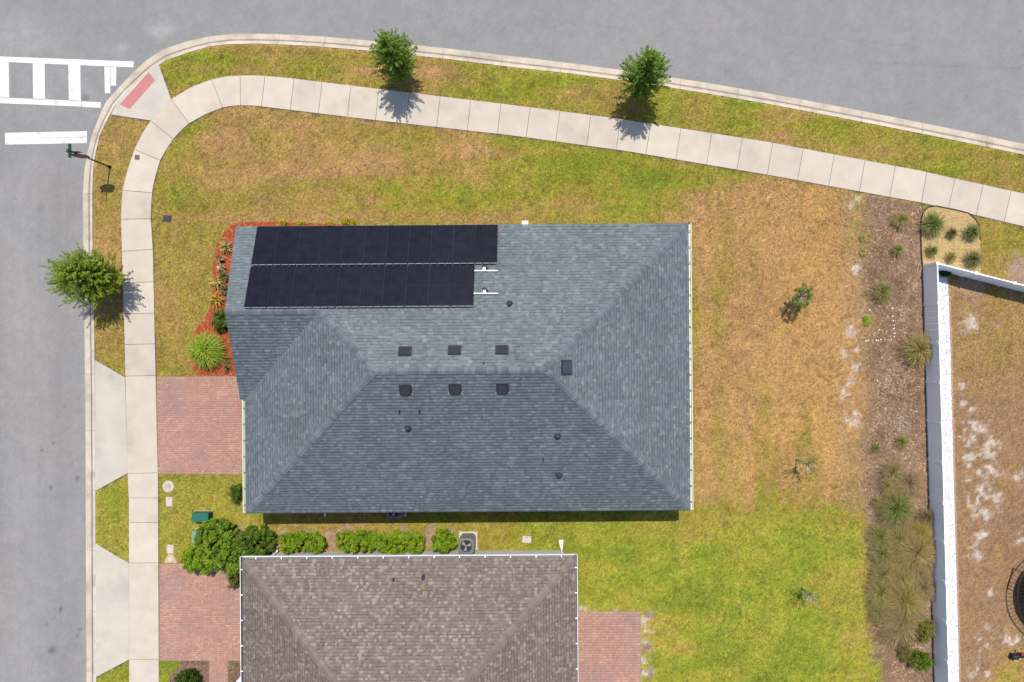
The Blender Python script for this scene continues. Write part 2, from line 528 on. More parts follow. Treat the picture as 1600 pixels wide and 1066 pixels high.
SAND = [(1503, 632, 5), (1515, 641, 5), (1517, 663, 7), (1530, 670, 7), (1508, 688, 7), (1545, 697, 8), (1540, 712, 7), (1510, 715, 7), (1547, 731, 7), (1528, 740, 6), (1560, 745, 6),
        (1515, 752, 6), (1535, 770, 9), (1526, 790, 9), (1545, 800, 8), (1558, 775, 6), (1535, 835, 6), (1525, 862, 7), (1545, 925, 3), (1515, 938, 3), (1542, 981, 4), (1525, 996, 4),
        (1577, 997, 8), (1590, 997, 5), (1530, 1025, 5), (1520, 1052, 6), (1545, 1057, 5), (1318, 552, 4), (1337, 544, 4), (1336, 571, 5), (1325, 598, 6), (1321, 611, 5), (1312, 620, 4),
        (1334, 647, 4), (1321, 654, 4), (1336, 662, 5), (1325, 664, 5), (1325, 321, 5), (1340, 310, 5), (1338, 420, 5), (1330, 520, 7), (1502, 604, 4), (1513, 505, 9),
        (1357, 930, 5), (1362, 845, 5), (1360, 800, 4), (906, 952, 4), (914, 952, 4), (930, 953, 2), (945, 953, 2), (960, 953, 2), (1005, 970, 4), (1006, 985, 5), (1007, 1000, 4),
        (1005, 1030, 4), (1007, 1050, 5), (1010, 965, 5), (1012, 985, 5), (1548, 1005, 5), (1560, 905, 4), (1590, 745, 5), (1594, 840, 5)]
BARE = [(515, 838, 9), (520, 852, 9), (672, 832, 10), (668, 848, 9), (630, 824, 6), (540, 826, 8), (476, 832, 7), (440, 832, 6), (700, 829, 6), (1012, 960, 6), (1011, 1010, 7), (1012, 1050, 7),
        (1242, 722, 4), (430, 850, 7), (372, 828, 6), (1600, 430, 30), (1520, 440, 20)]
# raster of the plot, 2 photo pixels a cell
RU = np.arange(-120, 1760, 2.0)
RV = np.arange(-120, 1240, 2.0)
GU, GV = np.meshgrid(RU, RV, indexing='ij')
num = np.full(GU.shape, .45 * 1e-3)
den = np.full(GU.shape, 1e-3)
for (a, b, d) in DRY:
    w = np.exp(-((GU - a) ** 2 + (GV - b) ** 2) / (2 * 28.0 ** 2))
    num += w * d
    den += w
D = num / den
D = D + (fbm(GU, GV, 46, 1, 3) - .5) * .50 + (fbm(GU, GV, 12, 5, 3) - .5) * .34
stripe = np.sin(GU / 11.5 + 2.2 * fbm(GU, GV, 150, 9, 2)) * .5
yard = ((GU > 1078) & (GU < 1340) & (GV > 300) & (GV < 790))
D = D + stripe * np.where(yard, .15, .0)
hs = np.sin(GV / 13.0 + 2.5 * fbm(GU, GV, 160, 12, 2)) * .5
lowlawn = (GU > 900) & (GU < 1360) & (GV > 800)
D = D + hs * np.where(lowlawn, .10, 0) + hs * np.where((GV < 345) & (GU > 240) & (GU < 1100), .08, 0)
streak = fbm(GU * 6, GV * .7, 90, 14, 3) - .5
D = D + np.where(yard, 1.0, 0) * (streak * .6 + .07) + lowlawn * (fbm(GU * 1.2, GV * 5, 110, 18, 3) - .5) * .5 + np.where((GV < 350) & (GU > 240), 1.0, 0) * (fbm(GU * .6, GV * 5, 90, 16, 3) - .5) * .85
D = np.clip(D, 0.02, 1.15)
ramp_x = [0, .22, .45, .65, .85, 1.0, 1.15]
ramp_c = Carr([(130, 143, 47), (153, 154, 56), (164, 151, 66), (174, 147, 82), (184, 149, 94), (194, 154, 101), (174, 138, 100)]) * 1.44
LC = np.stack([np.interp(D, ramp_x, ramp_c[:, k]) for k in range(3)], -1)
orange = ((GU > 1100) & (GU < 1345) & (GV > 280) & (GV < 780)) * np.clip((GU - 1120) / 120.0, 0, 1)
oc = Carr([(204, 160, 100)])[0] * 1.42
bright = 1 + .16 * np.clip((GU - 890) / 30, 0, 1) * np.clip((GV - 800) / 40, 0, 1) + .10 * np.clip((GV - 740) / 60, 0, 1) * (GU < 420)
LC = LC * bright[..., None]
ow = (np.clip(D - .55, 0, .5) * 1.5 * orange)[..., None]
LC = LC * (1 - ow) + oc * ow
LC = LC * (1.0 + .36 * (fbm(GU, GV, 9, 111, 3) - .5) + .22 * (fbm(GU, GV, 26, 115, 2) - .5))[..., None]
spots = np.clip((fbm(GU, GV, 5, 121, 2) - .70) * 9, 0, 1)[..., None]
LC = LC * (1 - .38 * spots)
S = np.zeros(GU.shape)
for (a, b, r) in SAND:
    S = np.maximum(S, np.exp(-((GU - a) ** 2 + (GV - b) ** 2) / (2 * r ** 2)))
S = np.clip((S ** .7 * 1.0 + (fbm(GU, GV, 7, 21, 3) - .5) * 3.0 - .50) * 1.8, 0, 1) * np.clip(S * 6, 0, 1) * .9
B = np.zeros(GU.shape)
for (a, b, r) in BARE:
    B = np.maximum(B, np.exp(-((GU - a) ** 2 + (GV - b) ** 2) / (2 * r ** 2)))
B = np.clip((B + (fbm(GU, GV, 10, 31, 3) - .5) * 1.0 - .35) * 2.5, 0, 1)
nyard = np.clip((GU - 1484 - .02 * (GV - 500)) / 6, 0, 1) * (GV > 430)
soil = Carr([(172, 138, 106)])[0] * 1.15 * (1 + .25 * (fbm(GU, GV, 14, 41, 3) - .5))[..., None]
nw = (nyard * np.clip((D - .55) * 2.2, 0, 1))[..., None]
LC = LC * (1 - nw) + soil * nw
fringe = np.clip((GU - 1296) / 50.0, 0, 1) * (GU < 1440) * (GV < 800) * (GV > 300) * np.clip(.4 + 1.2 * (fbm(GU, GV, 22, 51, 3) - .3), 0, 1)
fr = (fringe * .75)[..., None]
LC = LC * (1 - fr) + Carr([(192, 160, 132)])[0] * fr
barkm = np.clip(sum(in_poly(GU + o_ + 46 * (fbm(GU, GV, 34, 53, 3) - .5) * (GU < 1400), GV, BARKBED).astype(float) for o_ in (-14, -7, 0, 7)) / 4, 0, 1)
barkc = Carr([(162, 132, 106)])[0] * (.45 + 1.15 * fbm(GU, GV, 26, 58, 3))[..., None] * (1 + .25 * np.clip((GV - 760) / 100, 0, 1) * np.clip((1420 - GU) / 50, 0, 1))[..., None]
LC = LC * (1 - barkm[..., None]) + barkc * barkm[..., None]
LC = LC * (1 - B[..., None]) + Carr([(196, 164, 142)])[0] * B[..., None]
LC = LC * (1 - S[..., None]) + Carr([(230, 216, 204)])[0] * 1.1 * S[..., None]
for _p in (SIDEWALK, RAMP, APRON_A, APRON_B):
    LC[in_poly(GU, GV, _p)] = Carr([(120, 110, 98)])[0]


def rast(A, u, v):
    i = np.clip(((u - RU[0]) / 2).astype(int), 0, len(RU) - 1)
    j = np.clip(((v - RV[0]) / 2).astype(int), 0, len(RV) - 1)
    return A[i, j]


def to_px(x, y):
    return CX + x * FPX / CAM_H, CY - y * FPX / CAM_H


# probability that a grass blade grows in a cell
GROW = in_poly(GU, GV, [tuple(p) for p in KI] + [(2600, 2400)]).astype(float)
for poly in (SIDEWALK, RAMP, APRON_A, APRON_B, DRIVE_A, DRIVE_B, PATIO, REDBED, BARKBED, GOLDBED, WHITEBED, FRONTMULCH, FRONTMULCH2):
    GROW[in_poly(GU, GV, poly)] = 0
for fp in (HOUSE_A, HOUSE_B):
    GROW[in_poly(GU, GV, [to_px(*q) for q in fp])] = 0
GROW[(in_poly(GU, GV, BARKBED)) & (GU < 1425)] = 1
GROW *= (1 - barkm * np.where((fbm(GU, GV, 12, 57, 3) > .56) & (GU < 1385), .72, .985))
GROW *= (1 - .95 * S) * (1 - .85 * B) * (1 - .7 * nw[..., 0]) * (1 - .55 * fringe)

# ------------------------------------------------------------------ ground, road
fx = np.arange(P(-60, 0)[0], P(1660, 0)[0], .115)
fy = np.arange(P(0, 1126)[1], P(0, -60)[1], .115)
out = np.array([1.5, 4, 8, 15, 30, 60, 120, 250])
gx = np.concatenate([fx[0] - out[::-1], fx, fx[-1] + out])
gy = np.concatenate([fy[0] - out[::-1], fy, fy[-1] + out])


def grid_mesh(name, gx, gy, zfun, colfun, m, keep=None):
    X, Y = np.meshgrid(gx, gy, indexing='ij')
    n1, n2 = X.shape
    u, v = to_px(X.ravel(), Y.ravel())
    Z = zfun(u, v)
    idx = np.arange(n1 * n2).reshape(n1, n2)
    Q = np.stack([idx[:-1, :-1], idx[1:, :-1], idx[1:, 1:], idx[:-1, 1:]], -1).reshape(-1, 4)
    V = np.stack([X.ravel(), Y.ravel(), Z], -1)
    if keep is not None:
        k = keep(u, v)
        Q = Q[k[Q].any(1)]
    o = link(name, raw_mesh(name, V, Q, m, colfun(u, v), 'POINT'))
    return o


def ground_col(u, v):
    c = rast(LC, u, v) * (.70 + .6 * vnoise(u / 3.0, v / 3.0, 71))[:, None] * .9
    far = np.clip(np.maximum(np.maximum(-60 - u, u - 1660), np.maximum(-60 - v, v - 1126)) / 60, 0, 1)[:, None]
    plain = Carr([(160, 150, 72)])[0] * (.75 + .5 * vnoise(u / 90, v / 90, 73))[:, None]
    return c * (1 - far) + plain * far


ground = grid_mesh("ground", gx, gy,
                   lambda u, v: np.where(in_poly(u, v, BLOCK), 0.0 + .012 * (fbm(u, v, 60, 61, 2) - .5), -.24),
                   ground_col, M['ground'])
tag(ground, kind="structure")

OIL = [(77.5, 1018, 6.5, .45), (92, 952, 3, .5), (91, 957, 2.5, .4), (118, 748, 3.5, .5), (76, 763, 3.2, .5), (122, 985, 3, .35), (118, 995, 3, .35), (80, 693, 1.8, .5), (62, 704, 1.5, .5),
       (90, 678, 1.2, .4), (98, 636, 1.2, .5), (82, 968, 1.6, .5), (70, 978, 1.5, .4), (109, 726, 2.0, .35), (59, 727, 1.6, .3), (86, 759, 1.2, .5), (1370, 128, 1.5, .7), (1025, 53, 1.5, .8),
       (1554, 157, 1.5, .4), (131, 152, 6, .28), (48, 110, 3, .1), (60, 325, 8, .12), (112, 160, 8, .08), (773, 45, 1.4, .35), (1512, 148, 1.2, .5), (1595, 48, 2, .4)]
PALE = [(247, 46, 12, .3), (258, 42, 7, .2), (190, 72, 6, .28), (184, 84, 5, .22), (38, 48, 30, .08), (50, 72, 1, .5), (20, 60, 40, .07), (1525, 121, 1.2, .5), (138, 141, 5, .15), (140, 183, 4, .18)]


CRACKS = [(20, 60, 18, 226, .14), (1200, 48, 1420, 70, .11), (1340, 95, 1600, 106, .15), (60, 290, 58, 470, .05), (24, 930, 26, 1066, .07), (125, 120, 165, 95, .10), (760, 20, 990, 44, .05), (280, 22, 520, 12, .05)]


def road_col(u, v):
    t = 1 + .10 * (fbm(u, v, 120, 81, 3) - .5) + .10 * (fbm(u, v, 22, 85, 3) - .5)
    left = np.clip((190 - u) / 30, 0, 1) * np.clip((v - 230) / 60, 0, 1)
    track = np.sin((u - 8) / 118 * math.pi * 2) * .05 * left + .09 * left * (fbm(u * 7, v * .25, 40, 89, 3) - .5)
    t = t + track + .03 * left * (fbm(u * 4, v * .4, 60, 88, 3) - .5) * 3
    # sealed cracks and paving seams
    for (x1, y1, x2, y2, k) in CRACKS:
        L2 = (x2 - x1) ** 2 + (y2 - y1) ** 2
        tt = np.clip(((u - x1) * (x2 - x1) + (v - y1) * (y2 - y1)) / L2, 0, 1)
        wob = 5 * (fbm(u, v, 26, 97, 3) - .5)
        dd = np.hypot(u - x1 - tt * (x2 - x1) + wob, v - y1 - tt * (y2 - y1) + wob)
        t = t * (1 - k * np.exp(-(dd / 1.5) ** 2))
    for (a, b, r, k) in OIL:
        w = np.exp(-(((u - a) ** 2 + (v - b) ** 2) / (r * r)) ** 1.5)
        t = t * (1 - k * w)
    for (a, b, r, k) in PALE:
        w = np.exp(-((u - a) ** 2 / (2.2 * r * r) + (v - b) ** 2 / (r * r))) * (.5 + fbm(u, v, 8, 91, 2))
        t = t * (1 + k * w)
    base = np.array(C(164, 164, 165))
    warm = np.array(C(171, 168, 167))
    w = np.clip(left * .5 + (fbm(u, v, 70, 95, 2) - .45), 0, 1)[:, None]
    t = t * (1 + .11 * (np.random.default_rng(3).random(len(u)) - .5))
    return (base * (1 - w) + warm * w) * t[:, None]


rx = np.concatenate([fx[0] - out[::-1], fx, fx[-1] + out])
road = grid_mesh("road", rx, gy, lambda u, v: np.full(u.shape, -.13), road_col, M['road'],
                 keep=lambda u, v: ~in_poly(u, v, [tuple(p) for p in KI] + [(2600, 2400)]) & (v > -330) & ((u > -95) | (v < 150)))
tag(road, kind="structure")


def road_mark(name, poly):
    mb = MB()
    mb.prism([PX(*q, -.13) for q in poly], -.1262, -.1225)
    o = mb.build(name, M['paint'], road)
    return o


road_mark("crosswalk_bar", [(-130, 83.5), (209, 96.3), (208.4, 105.6), (-130, 91.5)])
road_mark("crosswalk_bar", [(-130, 147), (127.5, 157.9), (127.4, 166.8), (-130, 156)])
road_mark("crosswalk_bar", [(128.2, 158.6), (158, 160), (157.6, 168.6), (128.2, 167.6)])
for a, b in ((-60, -42), (-4, 13.8), (51.2, 69.8), (106.8, 125.6)):
    road_mark("crosswalk_rung", [(a, 97.2 + a * .04), (b, 97.2 + b * .04), (b + .8, 153.2 + b * .042), (a + .9, 153.2 + a * .042)])
road_mark("crosswalk_rung", [(163.2, 104.4), (172.2, 104.7), (172.6, 146), (164, 146)])
road_mark("crosswalk_rung", [(172.9, 104.8), (182, 105.2), (181.6, 134), (173.2, 134)])
road_mark("stop_line", [(8, 207.7), (136, 205.2), (136, 214.2), (8, 216.8)])
road_mark("stop_line", [(8, 217.1), (136, 214.6), (135.6, 223.8), (8, 226.3)])


# ------------------------------------------------------------------ kerb, sidewalk, aprons, ramp
def joint_list(line, by):
    res = []
    for q in by:
        if isinstance(q, tuple):
            res.append(line.nearest(q))
        elif q > 0:       # by x on the upper run
            i = np.argmin(np.abs(line.p[:, 0] - q))
            ss = np.linspace(0, line.s[-1], 6000)
            xs = np.interp(ss, line.s, line.p[:, 0])
            res.append(ss[np.argmax(xs <= q)])
        else:             # by y on the left run
            ss = np.linspace(0, line.s[-1], 6000)
            ys = np.interp(ss, line.s, line.p[:, 1])
            xs = np.interp(ss, line.s, line.p[:, 0])
            ok = (ys >= -q) & (xs < 260)
            res.append(ss[np.argmax(ok)])
    return res


kerb = thing("kerb", None, None, P(149, 560))
tag(kerb, kind="structure")
kj = joint_list(LKO, [2350, 2200, 2060, 1950, 1850, 1745, 1645, 1544.6, 1443.6, 1349, 1252.6, 1154, 1065, 973, 878, 785.5, 694, 601, 507.8, 435.8, (325, 56), (254, 76), (187, 133), (143, 208),
                      -303, -396, -490, -584, -673, -766, -860, -954, -1050, -1146, -1240, -1340, -1440])
KPROF = [(0.0, -.20), (0.0, -.123), (.44, -.118), (.50, -.116), (.60, -.100), (.70, -.03), (.78, .012), (.99, .022), (1.0, -.10)]
_k = 1.09
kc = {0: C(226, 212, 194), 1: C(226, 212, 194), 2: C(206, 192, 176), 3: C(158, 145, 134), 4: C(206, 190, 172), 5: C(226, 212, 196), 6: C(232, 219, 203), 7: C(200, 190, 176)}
for a, b in zip(kj[:-1], kj[1:]):
    a2, b2 = a + .28, b - .28
    kcs = {q: tuple(min(.8, w * _k) for w in c_) for q, c_ in kc.items()}
    n = max(3, int((b2 - a2) / 10) + 1)
    mb = MB()
    rows = []
    for t in np.linspace(a2, b2, n):
        o_ = LKO.at(t)
        i_ = LKI.at(LKI.nearest(o_))
        rows.append([(*PX(*(o_ * (1 - w) + i_ * w), -.05), z) for w, z in KPROF])
    for r0, r1 in zip(rows[:-1], rows[1:]):
        for k in range(len(KPROF) - 1):
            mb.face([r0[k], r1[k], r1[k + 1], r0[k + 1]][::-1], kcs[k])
    mb.face(rows[0], kc[7])
    mb.face(rows[-1][::-1], kc[7])
    mb.build("kerb_segment", M['kerbc'], kerb, tint=True)

walk = thing("sidewalk", None, None, P(218, 560))
tag(walk, kind="structure")
sj = joint_list(LSO, [1820, 1772, 1724, 1676, 1628, 1580, 1536, 1492, 1448, 1399, 1351.6, 1303.5, 1255, 1207.5, 1160, 1112.5, 1064, 1017, 970, 923.5, 875, 829, 782.7, 735.8, 688,
                      640.6, 593, 549, 504, 460, 415, 376, (331, 124.5), (268, 155.5), (235.6, 189), (210.5, 234), -297, -342.6, -393, -441.5, -490, -538, -587.5, -739.5,
                      -777.7, -816, -879.5, -1030, -1078, -1126, -1174])
ij = [LSI.nearest(LSO.at(t)) for t in sj]
for t, q in zip([(331, 124.5), (268, 155.5), (235.6, 189), (210.5, 234)], [(348, 168.4), (295.7, 193), (270.7, 218), (250.6, 251)]):
    k = int(np.argmin([np.hypot(*(LSO.at(s) - np.array(t))) for s in sj]))
    ij[k] = LSI.nearest(q)
for k in range(len(sj) - 1):
    g = .32
    oo = LSO.range(sj[k] + g, sj[k + 1] - g)
    ii = LSI.range(ij[k] + g, ij[k + 1] - g)
    mb = MB()
    mb.prism([PX(*q) for q in oo] + [PX(*q) for q in ii[::-1]], -.08, .03 + random.uniform(-.002, .002))
    mb.build("sidewalk_slab", M['concrete'], walk)


def inset(poly, d):
    c = np.mean(np.array(poly), 0)
    res = []
    for q in poly:
        v = np.array(q) - c
        res.append(tuple(c + v * (1 - d / np.hypot(*v))))
    return res


MB().prism([PX(*q) for q in inset(RAMP, .5)], -.08, [.027, .029, .029, .026, .026, .026, .026, .026]).build("ramp_slab", M['apron'], walk)
MB().prism([PX(*q) for q in inset(APRON_A, .4)], -.08, .027).build("apron_slab", M['apron'], walk)
MB().prism([PX(*q) for q in inset(APRON_B, .4)], -.08, .027).build("apron_slab", M['apron'], walk)
tact = MB()
TQ = [np.array(q) for q in ((232.5, 113.5), (243, 125.5), (202.8, 171), (188, 163.5))]
tact.prism([PX(*q) for q in TQ], .02, .034)
tp = tact.build("tactile_pad", M['mat_red'], walk)
dome = MB()
for i in range(22):
    for j in range(7):
        a, b = (i + .5) / 22, (j + .5) / 7
        q = (TQ[0] * (1 - b) + TQ[1] * b) * (1 - a) + (TQ[3] * (1 - b) + TQ[2] * b) * a
        x, y = PX(*q)
        dome.box((x, y, .033), (.035, .035, .008), taper=.6)
dome.build("dome_pattern", M['mat_red'], tp, kind="stuff")
MB().prism([PX(*q) for q in ((211.5, 242), (218.8, 243), (218.4, 250.6), (211, 249.6))], .028, .036).build("survey_plate", M['brown'], walk)

# ------------------------------------------------------------------ brick paving
PAL_DRIVE = [(209, 161, 147), (206, 157, 143), (203, 153, 141), (210, 167, 151), (200, 158, 147), (195, 158, 149), (213, 174, 152)]


def paving(name, poly_px, loc, seed, lx=.225, ly=.112, rot90=False, grey=.5, tone=1.0):
    rg = np.random.default_rng(seed)
    poly = [PX(*q) for q in poly_px]
    a = np.array(poly)
    base = MB()
    base.prism([tuple(q) for q in poly], -.06, .018)
    root = base.build(name, M['sandjoint'])
    tag(root, kind="structure")
    V, F, T = [], [], []
    pal = Carr(PAL_DRIVE) * tone
    y0, y1 = a[:, 1].min(), a[:, 1].max()
    x0, x1 = a[:, 0].min(), a[:, 0].max()
    ny = int((y1 - y0) / ly)
    nx = int((x1 - x0) / lx) + 2
    for j in range(ny):
        cy = y0 + (j + .5) * ly
        off = (j % 2) * .5 + rg.uniform(-.05, .05)
        for i in range(nx):
            # mixed bond: now and then a square pair
            cx = x0 + (i + off - .25) * lx
            parts = [(cx, lx)] if rg.random() < .6 else [(cx - lx / 4, lx / 2), (cx + lx / 4, lx / 2)]
            for (px_, w) in parts:
                u, v = to_px(px_, cy)
                if not in_poly(np.array([u - w * 12, u + w * 12]), np.array([v, v]), poly_px).all():
                    continue
                gn = float(fbm(np.array([u]), np.array([v]), 34, 200 + seed, 3)[0])
                r = rg.random()
                if gn > .57 and r < .75:
                    c = pal[rg.integers(4, 6)]
                elif gn < .40 and r < .45:
                    c = pal[[3, 6][rg.integers(2)]]
                else:
                    c = pal[rg.integers(0, 4)] if r < .8 else pal[rg.integers(0, 7)]
                c = c * rg.uniform(.94, 1.06)
                g = .004
                h = .029 + rg.uniform(-.003, .003)
                hx, hy = w / 2 - g, ly / 2 - g
                k = len(V)
                for zz, e in ((.010, 0), (h - .004, 0), (h, .005)):
                    for sx, sy in ((-1, -1), (1, -1), (1, 1), (-1, 1)):
                        V.append((px_ + sx * (hx - e), cy + sy * (hy - e), zz))
                F += [(k + 8, k + 9, k + 10, k + 11)]
                for e in (0, 4):
                    for q in range(4):
                        F.append((k + e + q, k + e + (q + 1) % 4, k + e + 4 + (q + 1) % 4, k + e + 4 + q))
                T += [c] * 9
    me = raw_mesh("paver_field", np.array(V), np.array(F), M['paver'], np.array(T))
    o = link("paver_field", me, root)
    o["kind"] = "stuff"
    return root


paving("driveway", DRIVE_A, None, 1)
paving("driveway", DRIVE_B, None, 2)
paving("patio", PATIO, None, 3, lx=.2, ly=.13, tone=1.0)


# ------------------------------------------------------------------ houses
def roof_planes_a():
    WX, EX, NY, SY, GS = -13.74, 6.67, 5.32, -7.83, -2.58
    g = 3.95
    rake = lambda d: np.interp(d, [0, g], [-14.12, -13.93])
    return dict(ze=2.62, p=.39, WX=WX, EX=EX, NY=NY, SY=SY, g=g, GS=GS, hw=(NY - SY) / 2, planes=[
        dict(o=(0, NY), s=(1, 0), g=(0, -1), dm=(NY - SY) / 2, lo=lambda d: rake(d) if d <= g else WX + d, hi=lambda d: EX - d),
        dict(o=(0, SY), s=(1, 0), g=(0, 1), dm=(NY - SY) / 2, lo=lambda d: WX + d, hi=lambda d: EX - d),
        dict(o=(EX, 0), s=(0, 1), g=(-1, 0), dm=(NY - SY) / 2, lo=lambda d: SY + d, hi=lambda d: NY - d),
        dict(o=(WX, 0), s=(0, 1), g=(1, 0), dm=(NY - SY) / 2, lo=lambda d: SY + d, hi=lambda d: GS + d if d <= g else NY - d),
        dict(o=(0, GS), s=(1, 0), g=(0, 1), dm=g, lo=lambda d: np.interp(d, [0, g], [-13.98, -13.93]), hi=lambda d: WX + d)])


def roof_planes_b():
    WX, EX, NY, SY = -13.78, 1.45, -10.02, -27.4
    hw = (EX - WX) / 2
    return dict(ze=2.62, p=.39, WX=WX, EX=EX, NY=NY, SY=SY, hw=hw, planes=[
        dict(o=(0, NY), s=(1, 0), g=(0, -1), dm=hw, lo=lambda d: WX + d, hi=lambda d: EX - d),
        dict(o=(0, SY), s=(1, 0), g=(0, 1), dm=hw, lo=lambda d: WX + d, hi=lambda d: EX - d),
        dict(o=(EX, 0), s=(0, 1), g=(-1, 0), dm=hw, lo=lambda d: SY + d, hi=lambda d: NY - d),
        dict(o=(WX, 0), s=(0, 1), g=(1, 0), dm=hw, lo=lambda d: SY + d, hi=lambda d: NY - d)])


def shingle_mesh(name, R, m, pal, wts, wmin, wmax, expo, seed, mottle, band=.36, pband=.6):
    rg = np.random.default_rng(seed)
    V, F, T = [], [], []
    p, ze = R['p'], R['ze']
    step = expo / math.sqrt(1 + p * p)
    pal = Carr(pal)
    for pl in R['planes']:
        ox, oy = pl['o']
        sx, sy = pl['s']
        gx_, gy_ = pl['g']
        n = int(pl['dm'] / step)
        for k in range(n + 1):
            d0 = k * step - (.03 if k == 0 else 0)
            d1 = min((k + 1) * step + .012, pl['dm'] - .001)
            if d1 <= d0:
                continue
            ja, jb = d0, d1
            cut = 'g' in R and pl is R['planes'][0] and d1 > R['g'] > d0
            D1 = d1
            l0, h0 = float(pl['lo'](max(d0, 0))), float(pl['hi'](max(d0, 0)))
            l1, h1 = float(pl['lo'](d1)), float(pl['hi'](d1))
            a = min(l0, l1) - rg.uniform(0, wmax)
            end = max(h0, h1)
            while a < end:
                w = rg.uniform(wmin, wmax)
                b = a + w
                d1 = D1
                if cut:
                    if b < R['WX'] + R['g']:
                        d1, l1 = R['g'], l0
                    else:
                        l1 = float(pl['lo'](d1))
                A0, B0 = max(a, l0), min(b, h0)
                A1, B1 = max(a, l1), min(b, h1)
                if B0 > A0 or B1 > A1:
                    B0 = max(A0, B0)
                    B1 = max(A1, B1)
                    if A0 > h0:
                        A0 = B0 = h0
                    if A1 > h1:
                        A1 = B1 = h1
                    th = .004 + (.005 if rg.random() < .5 else 0.0) + rg.uniform(0, .002)
                    i = len(V)
                    zl, zh = ze + p * d0, ze + p * d1
                    q = lambda s, d, z: (ox + s * sx + d * gx_, oy + s * sy + d * gy_, z)
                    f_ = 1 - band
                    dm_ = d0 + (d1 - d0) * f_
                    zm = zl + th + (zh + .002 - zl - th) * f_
                    V += [q(A0, d0, zl + th), q(B0, d0, zl + th), q(B0 + (B1 - B0) * f_, dm_, zm), q(A0 + (A1 - A0) * f_, dm_, zm), q(B1, d1, zh + .002), q(A1, d1, zh + .002),
                          q(A0, d0, zl - .004), q(B0, d0, zl - .004)]
                    F += [(i, i + 1, i + 2, i + 3), (i + 3, i + 2, i + 4, i + 5), (i + 6, i + 7, i + 1, i)]
                    mx, my = ox + .5 * (A0 + B0) * sx + d0 * gx_, oy + .5 * (A0 + B0) * sy + d0 * gy_
                    c = pal[rg.choice(len(pal), p=wts)]
                    gq = float(fbm(np.array([mx]), np.array([my]), 1.6, 300 + seed, 3)[0])
                    c = c * (1 + mottle * (gq - .5)) * rg.uniform(.93, 1.07)
                    T += [c, c * (.66 if rg.random() < pband else .97), c * .8]  # dark granule band on some tabs, also imitating shadow gaps between courses
                a = b
    return raw_mesh(name, np.array(V), np.array(F), m, np.array(T))


def roof_deck(R, mb, eave_drop=.16):
    """solid roof body under the shingles"""
    p, ze = R['p'], R['ze'] - .012
    WX, EX, NY, SY, hw = R['WX'], R['EX'], R['NY'], R['SY'], R['hw']
    Z = lambda d: ze + p * d
    if 'g' in R:
        g, GS = R['g'], R['GS']
        rl = (WX + hw, NY - hw)
        rr = (EX - hw, NY - hw)
        gy_ = NY - g
        RN, RR, RS = -14.10, -13.91, -13.96
        mb.face([(RN, NY, Z(0)), (RR, gy_, Z(g)), (WX + g, gy_, Z(g)), (*rl, Z(hw)), (*rr, Z(hw)), (EX, NY, Z(0))])
        mb.face([(WX, SY, Z(0)), (EX, SY, Z(0)), (*rr, Z(hw)), (*rl, Z(hw))])
        mb.face([(EX, SY, Z(0)), (EX, NY, Z(0)), (*rr, Z(hw))])
        mb.face([(WX, SY, Z(0)), (*rl, Z(hw)), (WX + g, gy_, Z(g)), (WX, GS, Z(0))])
        mb.face([(RS, GS, Z(0)), (WX, GS, Z(0)), (WX + g, gy_, Z(g)), (RR, gy_, Z(g))])
        ring = [(RN, NY), (EX, NY), (EX, SY), (WX, SY), (WX, GS), (RS, GS)]
        mb.face([(RN, NY, Z(0)), (RS, GS, Z(0)), (RR, gy_, Z(g))])
    else:
        r0, r1 = (WX + hw, NY - hw), (WX + hw, SY + hw)
        mb.face([(WX, NY, Z(0)), (*r0, Z(hw)), (EX, NY, Z(0))])
        mb.face([(WX, SY, Z(0)), (EX, SY, Z(0)), (*r1, Z(hw))])
        mb.face([(EX, SY, Z(0)), (EX, NY, Z(0)), (*r0, Z(hw)), (*r1, Z(hw))])
        mb.face([(WX, SY, Z(0)), (*r1, Z(hw)), (*r0, Z(hw)), (WX, NY, Z(0))])
        ring = [(WX, NY), (EX, NY), (EX, SY), (WX, SY)]
    n = len(ring)
    for i in range(n):
        a, b = ring[i], ring[(i + 1) % n]
        mb.face([(*a, Z(0)), (*b, Z(0)), (*b, Z(0) - eave_drop), (*a, Z(0) - eave_drop)])
    mb.face([(*a, Z(0) - eave_drop) for a in ring])
    return mb


def cap_mesh(name, drop, m, length=.20, half=.145):
    """one bent cap shingle: x up along the ridge line, lower end raised"""
    V, F = [], []
    ys = [-half, -half * .45, 0, half * .45, half]
    zs = [-drop * half, -drop * half * .42, 0.004, -drop * half * .42, -drop * half]
    for x, lift in ((0, .044), (length, .020)):
        for y, z in zip(ys, zs):
            V.append((x, y, z + lift))
    for y, z in zip(ys, zs):
        V.append((0, y, z - .004))
    for k in range(4):
        F.append((k, k + 5, k + 6, k + 1))
        F.append((10 + k, k, k + 1, 11 + k))
    return raw_mesh(name, np.array(V), F, m, smooth=False)


def caps(parent, me, A, B, pitch, name):
    """cap shingles from A (low end) to B, each its own part"""
    A, B = Vector(A), Vector(B)
    d = (B - A)
    L = d.length
    d.normalize()
    side = Vector((0, 0, 1)).cross(d).normalized()
    up = d.cross(side)
    n = int(L / pitch)
    for k in range(n):
        q = A + d * (k * pitch) + side * random.uniform(-.008, .008)
        mw = Matrix((d, side, up)).transposed().to_4x4()
        mw.translation = q
        o = link(name, me, parent, mw)


